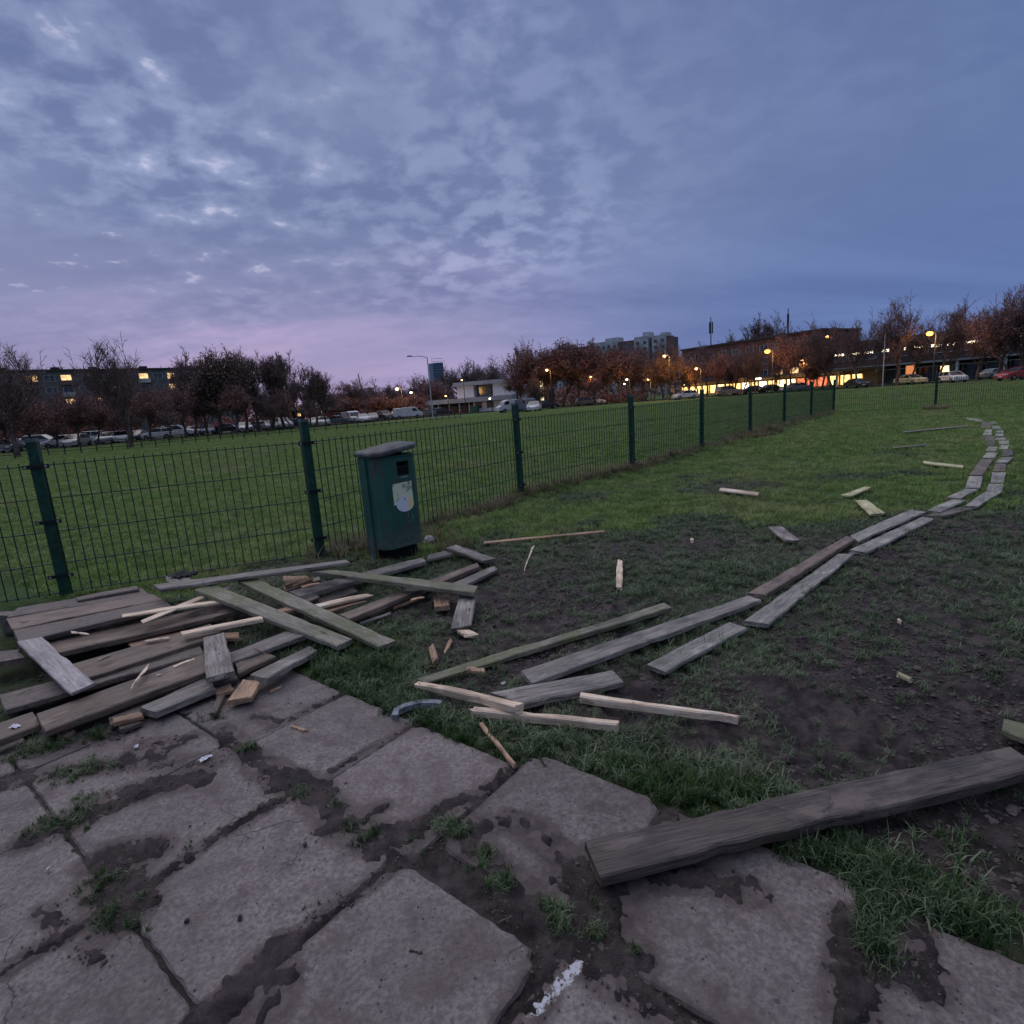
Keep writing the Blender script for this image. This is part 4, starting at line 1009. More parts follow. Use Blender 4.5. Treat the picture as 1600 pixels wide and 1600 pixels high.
def row(items, desc, group, name='tree'):
    """items: (kind, u, vtop, d[, wide]) left to right"""
    items = sorted(items, key=lambda x: x[1])
    words_ = {'bare_a': 'leafless upswept tree', 'bare_b': 'broad nearly leafless tree', 'few': 'tall tree with few reddish leaves', 'red_a': 'dense red-brown tree', 'red_b': 'red-brown tree with a loose crown',
              'brown_a': 'dull brown bushy tree', 'brown_b': 'narrow brown tree', 'orange': 'orange-leaved tree', 'olive': 'dark olive bushy tree', 'col': 'slender upright tree', 'bush': 'low reddish shrub', 'bush_b': 'low brown shrub'}
    cnt = {}; tot = {}
    for it in items: tot[it[0]] = tot.get(it[0], 0) + 1
    for it in items:
        k = it[0]; cnt[k] = cnt.get(k, 0) + 1
        pre = '' if tot[k] == 1 else ORD[cnt[k] - 1] + ' from the left, '
        tree(k, it[1], it[2], it[3], pre + words_[k] + ' ' + desc, group, name, (it[4] if len(it) > 4 else 1.0) * (1.25 if k not in ('bare_a', 'few') else 1.1))
# left : two nearer trees stand alone
tree('few', 22, 514, 46, 'tall reddish tree at the left edge of the picture, near the dark rail fence', 'taller trees at the left of the field', wide=1.05)
tree('few', 200, 511, 49, 'tall open-crowned tree standing alone before the long apartment block', 'taller trees at the left of the field', wide=1.05)
row([('bare_a', 78, 553, 150, 1.5), ('bare_a', 112, 556, 150, 1.5), ('bare_b', 232, 572, 150, 1.2)], 'behind the long apartment block', 'trees behind the long apartment block')
row([('red_b', -15, 596, 60), ('red_a', 50, 622, 62, 1.1), ('brown_a', 85, 628, 66), ('red_a', 120, 618, 64), ('red_b', 150, 626, 68), ('red_a', 232, 610, 66, 1.1), ('brown_a', 262, 606, 66), ('red_b', 288, 600, 70), ('bare_a', 303, 535, 76, 1.1), ('olive', 342, 549, 74, 1.1),
     ('brown_a', 322, 574, 74), ('olive', 384, 547, 74, 1.0), ('brown_b', 403, 556, 76), ('col', 425, 553, 78, 1.2), ('col', 442, 554, 78, 1.2), ('bare_b', 466, 564, 80, .8), ('brown_b', 494, 571, 82, 1.3), ('col', 508, 576, 84, .9),
     ('red_a', 368, 600, 70, .9), ('brown_a', 420, 600, 74), ('red_b', 452, 606, 76), ('brown_a', 482, 612, 78), ('olive', 12, 610, 64), ('red_a', 180, 622, 72, 1.1), ('brown_a', 205, 612, 72), ('brown_a', -45, 590, 60)],
    'behind the left car park', 'tree belt behind the parked cars on the left')
row([('brown_b', u_, 604 + 9 * math.sin(u_ * .7), 84 + (i_ % 3) * 5, 1.25) for i_, u_ in enumerate(range(-20, 540, 28))], 'deep in the belt behind the left cars', 'trees deep in the left belt')
row([('brown_a', 528, 602, 120, 1.2), ('brown_b', 552, 598, 125, 1.3), ('bare_b', 572, 585, 125, 1.2), ('brown_a', 592, 591, 130), ('bare_a', 610, 594, 130, 1.2), ('red_a', 546, 622, 110, 1.3), ('red_b', 580, 618, 112, 1.3), ('red_a', 612, 620, 112, 1.3), ('bare_b', 632, 592, 135), ('brown_a', 650, 594, 140, 1.2), ('brown_b', 660, 586, 140, 1.3),
     ('red_a', 645, 614, 125, 1.3), ('red_b', 692, 592, 135, 1.2), ('brown_a', 704, 600, 140)],
    'left of the white building', 'low tree belt in the middle distance')
row([('bare_b', 716, 565, 180), ('bare_a', 728, 564, 180, 1.2), ('brown_b', 742, 562, 180), ('bare_b', 758, 560, 175, 1.1), ('brown_a', 775, 556, 170), ('bare_b', 790, 560, 165)], 'behind the white building', 'trees behind the white building')
row([('bare_a', 815, 519, 115, .8), ('red_a', 808, 578, 105), ('red_b', 828, 546, 108, 1.1), ('red_a', 856, 534, 105, 1.2), ('red_b', 880, 538, 108, 1.2), ('red_a', 904, 540, 105, 1.2), ('brown_a', 926, 546, 110, 1.2), ('red_a', 950, 546, 108, 1.2), ('brown_b', 968, 542, 110, 1.4), ('red_b', 988, 538, 112, 1.2), ('brown_a', 1005, 544, 115, 1.2),
     ('brown_a', 840, 580, 100), ('red_b', 930, 585, 100)], 'in the dark middle wood', 'reddish trees in the middle of the far side')
row([('bare_b', 868, 541, 150), ('bare_a', 892, 536, 150, 1.3), ('bare_b', 915, 538, 155, 1.2), ('brown_b', 938, 540, 150, 1.3), ('bare_b', 962, 536, 155, 1.2), ('bare_a', 985, 534, 150, 1.4), ('brown_b', 1005, 540, 150, 1.2)], 'in front of the tall distant block', 'trees in front of the tall distant block')
row([('orange', 1022, 552, 102, .9), ('orange', 1042, 545, 100, .95), ('orange', 1068, 562, 104, .8)], 'right of the dark wood', 'orange-lit trees before the shops')
row([('bare_b', 1012, 533, 160, .8), ('few', 1036, 524, 130), ('brown_b', 1056, 536, 125, 1.2), ('red_b', 1090, 558, 108), ('red_a', 1118, 553, 105, .9), ('bare_a', 1142, 512, 150, 1.2), ('red_b', 1162, 556, 104, .9), ('bare_a', 1180, 484, 150, 1.3), ('bare_a', 1200, 482, 152, 1.3), ('red_a', 1236, 520, 96, .85), ('brown_a', 1270, 556, 100, .9), ('red_b', 1135, 562, 108), ('brown_a', 1075, 548, 115), ('brown_b', 1105, 538, 118, 1.2), ('few', 1150, 540, 104), ('few', 1180, 530, 102), ('few', 1212, 532, 104), ('few', 1258, 528, 100), ('few', 1285, 520, 98)],
    'around the brick building', 'trees around the brick building')
row([('bare_b', 1300, 489, 92, 1.0), ('few', 1340, 493, 88, .8), ('bare_b', 1362, 487, 92, .8), ('few', 1402, 450, 84, .85), ('bare_b', 1425, 500, 90, 1.1), ('bare_b', 1466, 466, 84, .9), ('bare_a', 1490, 463, 86, 1.2), ('few', 1528, 478, 78, 1.0), ('few', 1560, 446, 76, .9), ('red_b', 1575, 480, 74, .95), ('few', 1592, 430, 74, 1.0), ('red_b', 1612, 460, 74, 1.1), ('few', 1650, 440, 72), ('red_a', 1700, 450, 72)],
    'before the long dark building', 'trees at the right before the long dark building')

GLASS = simple('car_glass', (.02, .022, .028), .12, .6, var=.2)
TYRE = simple('tyre', (.015, .015, .016), .85)
RIMM = simple('rim', (.30, .30, .32), .35, metal=.7)
LAMP_W = simple('headlamp_glass', (.6, .62, .68), .15)
LAMP_R = simple('tail_lamp', (.25, .01, .01), .25)
PLATE = simple('plate', (.7, .7, .7), .5)
def paint_m(n, c, **k): return simple('car_paint_' + n, c, .3, .5, var=.1, scale=2, **k)
PAINTS = {'white': paint_m('white', (.62, .63, .66)), 'silver': paint_m('silver', (.36, .38, .42), metal=.2), 'dark': paint_m('dark', (.025, .028, .035)), 'grey': paint_m('grey', (.13, .14, .16)),
          'blue': paint_m('blue', (.05, .08, .16)), 'red': paint_m('red', (.42, .03, .04)), 'yellow': paint_m('yellow', (.60, .60, .36))}
def car_proto(kind):
    W = .88
    if kind == 'hatch': L, prof, cab = 4.0, [(-2, .35), (-2, .75), (-1.85, .95), (1.0, .98), (1.75, .82), (2, .65), (2, .3)], [(-1.80, .95), (-1.55, 1.43), (.15, 1.46), (1.05, .97)]
    elif kind == 'sedan': L, prof, cab = 4.5, [(-2.25, .35), (-2.25, .8), (-2.1, .95), (-1.2, .98), (1.1, .97), (2.0, .83), (2.25, .62), (2.25, .3)], [(-1.45, .97), (-.9, 1.38), (.2, 1.42), (1.15, .96)]
    elif kind == 'suv': L, prof, cab = 4.5, [(-2.2, .4), (-2.2, .95), (-2.1, 1.1), (1.1, 1.1), (2.0, .98), (2.22, .75), (2.22, .35)], [(-2.1, 1.08), (-1.85, 1.66), (.2, 1.70), (1.1, 1.09)]
    else: L, prof, cab = 5.2, [(-2.6, .4), (-2.6, 1.2), (-2.58, 1.9), (.9, 2.0), (1.5, 1.85), (2.15, 1.1), (2.6, .9), (2.6, .35)], [(.95, 1.25), (1.0, 1.80), (1.42, 1.78), (2.0, 1.22)]
    m = MB(); n = len(prof)
    for s in (-1, 1):
        pass
    ring = []
    for yy, ins in ((-W, .0), (-W * .92, -.05), (W * .92, -.05), (W, .0)):
        ring.append(yy)
    vs = []
    for yy, g_ in ((-W, .05), (-W + .06, 0), (W - .06, 0), (W, .05)):
        for x, z in prof: vs.append((x * (1 - g_ * .4), yy, z - (g_ * .6 if z > .5 else -g_)))
    fs = []
    for q in range(3):
        for i in range(n): fs.append((q * n + i, q * n + (i + 1) % n, (q + 1) * n + (i + 1) % n, (q + 1) * n + i))
    fs.append(tuple(range(n))); fs.append(tuple(3 * n + i for i in range(n - 1, -1, -1)))
    m.add(vs, fs); 
    if kind != 'van':    # roof skin and pillars
        x0, x1 = cab[1][0], cab[2][0]; zt = cab[1][1]
        m.add([(x0, -.62, zt + .005), (x1, -.64, cab[2][1] + .005), (x1, .64, cab[2][1] + .005), (x0, .62, zt + .005), (x0 + .1, -.5, zt + .05), (x1 - .15, -.5, cab[2][1] + .03), (x1 - .15, .5, cab[2][1] + .03), (x0 + .1, .5, zt + .05)],
              [(4, 5, 6, 7), (0, 1, 5, 4), (1, 2, 6, 5), (2, 3, 7, 6), (3, 0, 4, 7)])
        for s in (-1, 1):
            for a, b in ((0, 1), (2, 3)): m.tube((cab[a][0], s * (.80 if a in (0, 3) else .64), cab[a][1]), (cab[b][0], s * (.80 if b in (0, 3) else .64), cab[b][1]), .03, .03, 4)
            xm = (cab[1][0] + cab[2][0]) / 2; m.tube((xm, s * .83, .97), (xm, s * .65, cab[1][1] + .01), .03, .03, 4)
        for s in (-1, 1): m.box(cab[3][0] - .35, s * .90 - .07, 1.0, cab[3][0] - .2, s * .90 + .07, 1.13)
    body = m.mesh('body', PAINTS['white'])
    g = MB()
    if kind != 'van':
        a, b, c, d = cab
        vs = [(a[0], -.79, a[1]), (b[0], -.63, b[1]), (c[0], -.65, c[1]), (d[0], -.79, d[1]), (a[0], .79, a[1]), (b[0], .63, b[1]), (c[0], .65, c[1]), (d[0], .79, d[1])]
        g.add(vs, [(0, 1, 2, 3), (7, 6, 5, 4), (0, 4, 5, 1), (2, 6, 7, 3), (1, 5, 6, 2)])
    else:
        g.add([(1.56, -.74, 1.78), (2.12, -.80, 1.17), (2.12, .80, 1.17), (1.56, .74, 1.78)], [(0, 1, 2, 3)])
        for s in (-1, 1): g.add([(.8, s * .885, 1.25), (1.75, s * .885, 1.25), (1.40, s * .885, 1.75), (.8, s * .885, 1.75)], [(0, 1, 2, 3) if s < 0 else (3, 2, 1, 0)])
    glass = g.mesh('window', GLASS)
    w = MB(); w.tube((0, -.1, 0), (0, .1, 0), .32, .32, 14, 0, True); w.tube((0, -.104, 0), (0, .104, 0), .19, .19, 10, 1, True); wheel = w.mesh('wheel', [TYRE, RIMM])
    hl = MB(); hl.box(-.03, -.16, -.07, .03, .16, .07); head = hl.mesh('headlight', LAMP_W); tail = MB().box(-.03, -.13, -.09, .03, .13, .09).mesh('tail_light', LAMP_R)
    pl = MB().box(-.01, -.26, -.06, .01, .26, .06).mesh('number_plate', PLATE)
    return body, glass, wheel, head, tail, pl, L, prof
CP = {k: car_proto(k) for k in ('hatch', 'sedan', 'suv', 'van')}
def car(kind, paint, u, d, rz, label, group, name='parked_car'):
    body, glass, wheel, head, tail, pl, L, prof = CP[kind]
    o = empty(name, D(u, d), rz); tag(o, label, 'van' if kind == 'van' else 'car', group)
    def part(nm, me, loc=(0, 0, 0), mat=None):
        c = bpy.data.objects.new(nm, me); COL.objects.link(c); c.parent = o; c.location = loc
        if mat: c.material_slots[0].link = 'OBJECT'; c.material_slots[0].material = mat
    part('body', body, mat=PAINTS[paint]); part('window', glass)
    for sx in (-1, 1):
        for sy in (-1, 1): part('wheel', wheel, (sx * L * .31, sy * .80, .32))
    for sy in (-1, 1): part('headlight', head, (L / 2 - .01, sy * .62, .70)); part('tail_light', tail, (-L / 2 + .01, sy * .66, .82))
    part('number_plate', pl, (L / 2 + .01, 0, .48)); part('number_plate', pl, (-L / 2 - .01, 0, .62))
cars_l = [('hatch', 'grey', 8, 62), ('sedan', 'dark', 35, 74), ('silver', 0, 0, 0), ('suv', 'silver', 66, 74), ('hatch', 'white', 96, 70), ('hatch', 'white', 116, 67), ('suv', 'white', 134, 76), ('hatch', 'silver', 165, 72), ('hatch', 'white', 187, 72), ('sedan', 'dark', 214, 80),
          ('hatch', 'white', 245, 80), ('suv', 'white', 277, 82), ('sedan', 'dark', 300, 84), ('hatch', 'blue', 322, 84), ('sedan', 'dark', 350, 86), ('hatch', 'silver', 381, 84), ('sedan', 'grey', 400, 88), ('sedan', 'silver', 420, 86), ('suv', 'white', 441, 86), ('sedan', 'dark', 463, 92),
          ('sedan', 'silver', 486, 90), ('hatch', 'white', 502, 90), ('sedan', 'grey', 522, 94), ('van', 'silver', 548, 100), ('sedan', 'white', 566, 96), ('hatch', 'grey', 582, 100), ('suv', 'dark', 600, 104), ('hatch', 'silver', 618, 106), ('van', 'white', 637, 104), ('sedan', 'grey', 662, 110), ('hatch', 'dark', 690, 116)]
cars_l = [c for c in cars_l if c[3]]
KW = {'hatch': 'hatchback', 'sedan': 'saloon car', 'suv': 'tall estate car', 'van': 'van'}; PW = {'dark': 'near-black', 'blue': 'dark blue'}
cr2 = random.Random(3); cnt = {}; tot = {}
for c in cars_l: tot[c[:2]] = tot.get(c[:2], 0) + 1
for k, p_, u, d in cars_l:
    cnt[(k, p_)] = cnt.get((k, p_), 0) + 1
    lab = '%s %s in the car park beyond the field%s' % (PW.get(p_, p_), KW[k], '' if tot[(k, p_)] == 1 else ', ' + ORD[cnt[(k, p_)] - 1] + ' such from the left')
    car(k, p_, u, d * .99, math.radians(-60 + cr2.uniform(-25, 10)) if cr2.random() < .6 else math.radians(cr2.choice([10, 195])), lab, 'cars in the car park on the left')
for k, p_, u, d, rz, lab in [('van', 'white', 800, 92, 200, 'white van parked beside the white building'), ('van', 'blue', 822, 88, -70, 'dark van right of the white one beside the white building'), ('hatch', 'white', 834, 84, -100, 'small white car at the front right of the two vans'),
        ('sedan', 'dark', 852, 96, 10, 'near-black car in the shade of the reddish wood'), ('hatch', 'grey', 915, 105, 10, 'grey hatchback hardly visible under the reddish trees'), ('hatch', 'white', 928, 108, 5, 'whitish car half hidden by trunks under the reddish trees'),
        ('hatch', 'white', 1070, 96, 188, 'white hatchback at the field edge below the orange-lit trees'), ('suv', 'grey', 1139, 100, 8, 'grey estate car parked before the lit shop front'), ('sedan', 'dark', 1205, 104, 5, 'dark car in front of the shop, left of the white-posted one'), ('sedan', 'dark', 1180, 106, 5, 'dark car seen low before the shop windows'),
        ('sedan', 'grey', 1243, 92, 185, 'grey saloon parked on the grass edge before the shop'), ('sedan', 'dark', 1338, 88, -95, 'dark saloon facing the field below the bare trees'), ('sedan', 'yellow', 1423, 84, -85, 'pale yellow car facing the field under the lit strip of windows'),
        ('hatch', 'white', 1489, 76, -100, 'white hatchback facing the field near the orange street lamp'), ('sedan', 'silver', 1554, 84, 10, 'silver car behind the red one at the right edge'), ('suv', 'silver', 1640, 84, 10, 'silver estate car beyond the right edge'),
        ('sedan', 'red', 1592, 66, 185, 'red car driving off at the right edge with tail lights on'), ('hatch', 'grey', 1570, 96, 5, 'pale roof of a car far behind the red one')]:
    car(k, p_, u, d, math.radians(rz), lab, 'cars along the far side of the field', 'parked_car' if p_ != 'red' else 'moving_car')

# ------------------------------------------------------------------ roads
ASPH = simple('asphalt', (.040, .038, .040), .95, .05, var=.3, scale=1.5)
def strip_sheet(name, pts, w, z, mat):
    m = MB(); vs = []
    for k, p in enumerate(pts):
        t = (pts[min(k + 1, len(pts) - 1)] - pts[max(k - 1, 0)]).normalized(); s = Vector((-t.y, t.x, 0)) * w / 2
        vs += [(p.x - s.x, p.y - s.y, z), (p.x + s.x, p.y + s.y, z)]
    m.add(vs, [(2 * k, 2 * k + 1, 2 * k + 3, 2 * k + 2)[::-1] for k in range(len(pts) - 1)])
    o = m.build(name, mat); o['kind'] = 'structure'; return o
strip_sheet('parking_lot', [D(-200, 62), D(0, 66), D(200, 77), D(440, 90), D(640, 108), D(760, 122)], 13, .075, ASPH)
strip_sheet('road', [D(780, 122), D(1000, 112), D(1200, 104), D(1420, 92), D(1700, 80), D(2000, 76)], 9, .085, ASPH)

# ------------------------------------------------------------------ buildings
WALL_GR = simple('panel_wall_grey', (.125, .135, .140), .85, var=.3, scale=.6)
WALL_PK = simple('panel_wall_reddish', (.17, .12, .12), .85, var=.3, scale=.6)
WALL_BR = simple('brick_wall', (.13, .065, .058), .85, var=.3, scale=.8)
WALL_WH = simple('white_render', (.90, .92, .95), .75, var=.06, scale=.5)
WALL_PL = simple('pale_panel', (.42, .46, .50), .8, var=.2, scale=.4)
WALL_DK = simple('dark_cladding', (.055, .045, .045), .7, var=.3, scale=.6)
ROOFM = simple('dark_roof', (.05, .05, .055), .8)
WIN = simple('dark_window_glass', (.05, .065, .09), .15, .6, var=.5, scale=.7)
WFR = simple('window_frame', (.40, .42, .45), .6)
LIT = glow_mat('lit_window_warm', (1.0, .62, .28), 1.1); LIT2 = glow_mat('lit_window_pink', (1.0, .35, .22), .35); LITW = glow_mat('lit_window_pale', (1.0, .80, .50), 1.0)
def facade_frame(u0, dd0, u1, dd1):
    a, b = D(u0, dd0), D(u1, dd1); v = b - a; return a, b, v.length, math.atan2(v.y, v.x)
def wmesh(w, h, mat):
    m = MB(); m.box(-w / 2, -.04, -h / 2, w / 2, .06, h / 2, 0); m.box(-.03, -.07, -h / 2, .03, -.041, h / 2, 1)
    for s in (-1, 1): m.box(s * w / 2 - .05, -.07, -h / 2, s * w / 2 + .05, -.041, h / 2, 1)
    m.box(-w / 2, -.08, -h / 2 - .08, w / 2, .0, -h / 2 - .001, 1); m.box(-w / 2 + .06, -.068, h / 2 - .06, w / 2 - .06, -.0412, h / 2, 1)
    return m.mesh('window', [mat, WFR])
def put(name, me, par, loc, rz=0):
    o = bpy.data.objects.new(name, me); COL.objects.link(o); o.parent = par; o.location = loc; o.rotation_euler = (0, 0, rz); return o

# long five-storey block on the left
def left_block():
    a, b, L, rz = facade_frame(-60, 118, 372, 152); root = empty('apartment_building', a, rz); tag(root, 'long low grey apartment block with a few lit windows behind the left trees', 'apartment block')
    hgt = topz(60, 579, 126)
    MB().box(0, 0, -1, L, 12, hgt).build('wall', WALL_GR, root)
    MB().box(-.3, -.35, hgt + .002, L + .3, 12.3, hgt + .35).build('roof', ROOFM, root)
    for x in (8, 17, 24, 34, 44, 56): MB().box(x, 3, hgt + .352, x + 1.6, 5, hgt + 1.1).build('chimney', ROOFM, root)
    wd, wl, wp = wmesh(1.9, 1.4, WIN), wmesh(1.9, 1.4, LIT), wmesh(1.9, 1.4, LIT2)
    lit = [(50, 591), (101, 590), (217, 589), (258, 589), (176, 606), (261, 605), (109, 625), (157, 623), (181, 623)]; pk = [(134, 624)]
    pitch = 2.95; nx = int(L / pitch); fl = [hgt - 1.55 - 2.62 * k for k in range(5)]
    cells = {}
    def cell(u, v):
        best = None
        for i in range(nx):
            p = a.lerp(b, (i * pitch + 1.6) / L)
            uu = 800 + F * 0  # projected column
            r_ = p.x / p.y; 
            c = None
            # project
            X, Y = p.x, p.y
            for k, z in enumerate(fl):
                dz = z - H; dep = Y * cp - dz * sp; yr = (Y * sp + dz * cp) / dep; xr = X / dep
                pu = 800 + F * (xr * cr - yr * sr); pvv = 800 - F * (xr * sr + yr * cr)
                e = (pu - u) ** 2 + (pvv - v) ** 2
                if best is None or e < best[0]: best = (e, i, k)
        return best[1:]
    litc = {cell(*q): 1 for q in lit}; pkc = {cell(*q): 1 for q in pk}
    for i in range(nx):
        for k, z in enumerate(fl):
            me = wl if (i, k) in litc else wp if (i, k) in pkc else wd
            put('window', me, root, (i * pitch + 1.6, -.03, z))
    # stair bays a little proud
    for i in range(2, nx, 5): MB().box(i * pitch + .05, -.12, -1, i * pitch + .45, -.002, hgt - .05).build('stair_rib', WALL_PK, root)
    for i in range(1, nx, 5):
        for k in range(4):
            MB().box(i * pitch + .4, -1.0, fl[k] - 1.5, i * pitch + 2.8, -.14, fl[k] - .55).build('balcony', WALL_PL if (i + k) % 3 else WALL_PK, root)
left_block()
# nine-storey block in the middle distance
def mid_block():
    a, b, L, rz = facade_frame(866, 330, 1046, 290); root = empty('apartment_building', a, rz); tag(root, 'tall distant apartment block with pale stair towers above the reddish wood', 'apartment block')
    hgt = topz(960, 536, 310)
    MB().box(0, 0, -1, L, 14, hgt).build('wall', WALL_PK, root)
    wm, wl = wmesh(1.7, 1.5, WIN), wmesh(1.7, 1.5, LIT)
    for (f0, f1, ex) in ((.05, .17, 2.4), (.37, .60, 2.6), (.74, .85, 3.2), (.88, .985, 2.0)):
        MB().box(L * f0, -1.2, -1, L * f1, 10, hgt + ex * .35).build('pale_bay', WALL_PL, root)
        MB().box(L * (f0 + f1) / 2, 1, hgt + ex * .35 + .002, L * f1 - .4, 8, hgt + ex).build('roof_house', WALL_PL, root)
        n = max(2, int(L * (f1 - f0) / 3.0))
        for i in range(n):
            for k in range(7): put('window', wl if (i * 7 + k * 3) % 17 == 5 else wm, root, (L * f0 + (i + .5) * L * (f1 - f0) / n, -1.23, hgt - 2 - 2.9 * k))
    n = int(L / 3.4)
    for i in range(n):
        x = (i + .5) * L / n
        if any(f0 * L - 1 < x < f1 * L + 1 for f0, f1 in ((.05, .17), (.37, .60), (.74, .85), (.88, .985))): continue
        for k in range(7): put('window', wl if (i + k * 5) % 13 == 3 else wm, root, (x, -.03, hgt - 2.3 - 2.9 * k))
mid_block()
def tower():
    a = D(676, 800); root = empty('office_tower', a, math.radians(6)); tag(root, 'slim blue glass tower far away behind the street lamp', 'tower')
    h = topz(686, 567, 800); g = simple('blue_glass', (.05, .10, .20), .35, .5, var=.2, scale=.05); g2 = simple('pale_glass_edge', (.22, .30, .42), .4, var=.1, scale=.05)
    MB().box(0, 0, -1, 6, 20, h).build('pale_edge', g2, root); MB().box(6.01, -.5, -1, 20, 20, h + .5).build('glass_body', g, root)
    for k in range(18): MB().box(6.3, -.85, 6 + k * 3.6, 19.8, -.51, 6.5 + k * 3.6).build('floor_band', g2, root)
    MB().tube((5, 8, h), (5, 8, h + 9), .25, .08, 6).build('antenna', ROOFM, root)
tower()
def white_house():
    a, b, L, rz = facade_frame(716, 122, 800, 118); root = empty('white_building', a, rz); tag(root, 'white two-storey flat-roofed building with a dark recess in its upper floor', 'building')
    zt = topz(750, 595, 120); zm = topz(750, 620, 120)
    x1 = L * .88
    MB().box(0, .0, zm, x1 * .36, 9, zt - .8).build('upper_wall', WALL_WH, root)
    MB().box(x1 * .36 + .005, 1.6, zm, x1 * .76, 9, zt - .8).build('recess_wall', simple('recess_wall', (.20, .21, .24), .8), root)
    MB().box(x1 * .76 + .005, 0, zm, x1, 9, zt - .8).build('upper_wall', WALL_WH, root)
    MB().box(-.6, -.6, zt - .79, x1 + .2, 9.3, zt).build('roof_fascia', WALL_PL, root)
    MB().box(-7.5, -1.0, zm - .95, x1 + 2.0, 9, zm - .01).build('lower_fascia', WALL_PL, root)
    MB().box(3.4, .2, -1, x1 + 1.6, 9, zm - .96).build('lower_wall', WALL_WH, root)
    MB().box(-7.0, 2.4, -1, 3.39, 9, zm - .96).build('shop_wall', simple('shop_wall', (.22, .16, .14), .8), root)
    for x in (-7, -4.5, -2, .4, 2.6): MB().box(x, -.6, -.5, x + .25, -.35, zm - .96).build('column', WALL_PL, root)
    wm = wmesh(1.5, 1.7, WIN)
    for x in (-6, -3.4, -.8): put('window', wm, root, (x, 2.36, 1.7))
    for x in (4.6, 7.2): put('window', wm, root, (x, .17, 1.7))
    for x in (x1 * .45, x1 * .56, x1 * .67): put('window', wm, root, (x, 1.57, zm + 1.3))
    MB().box(3.5, -2.2, 0, 5.2, -1.2, 1.4).build('green_container', simple('container_green', (.03, .12, .08), .6), root)
white_house()
def low_house():
    a, b, L, rz = facade_frame(560, 126, 664, 124); root = empty('garage_row', a, rz); tag(root, 'low pale shed row half hidden by shrubs left of the white building', 'shed')
    MB().box(0, 0, -1, L, 6, 2.6).build('wall', WALL_PL, root); MB().box(-.2, -.3, 2.602, L + .2, 6.2, 2.9).build('roof', ROOFM, root)
    m = MB().box(-1.1, -.05, -1, 1.1, .04, 1).mesh('garage_door', WALL_DK)
    for k in range(5): put('garage_door', m, root, (L * (k + .5) / 5, -.03, 1.05))
low_house()
def kiosk():
    a, b, L, rz = facade_frame(440, 104, 492, 104); root = empty('kiosk', a, rz); tag(root, 'small kiosk with a flat roof and an orange-lit window behind the cars', 'kiosk')
    MB().box(0, 0, -1, L, 4, 2.7).build('wall', WALL_DK, root); MB().box(-1.5, -1.2, 2.702, L + .3, 4.2, 2.95).build('roof', ROOFM, root)
    put('window', wmesh(1.2, 1.6, LIT2), root, (L * .8, -.03, 1.8)); put('window', wmesh(.6, .6, LIT), root, (L * .55, -.03, 2.1)); put('window', wmesh(1.0, 1.0, WIN), root, (L * .25, -.03, 1.7))
    a, b, L, rz = facade_frame(508, 112, 560, 114); root = empty('kiosk', a, rz); tag(root, 'low red-fronted stall behind the cars, right of the orange-lit kiosk', 'kiosk')
    MB().box(0, 0, -1, L, 4, 2.4).build('wall', simple('red_front', (.30, .05, .045), .7), root); MB().box(-.3, -.4, 2.402, L + .3, 4.2, 2.6).build('roof', ROOFM, root)
    put('window', wmesh(1.4, .8, WIN), root, (L * .4, -.03, 1.6)); put('window', wmesh(1.4, .8, LIT2), root, (L * .75, -.03, 1.6))
kiosk()
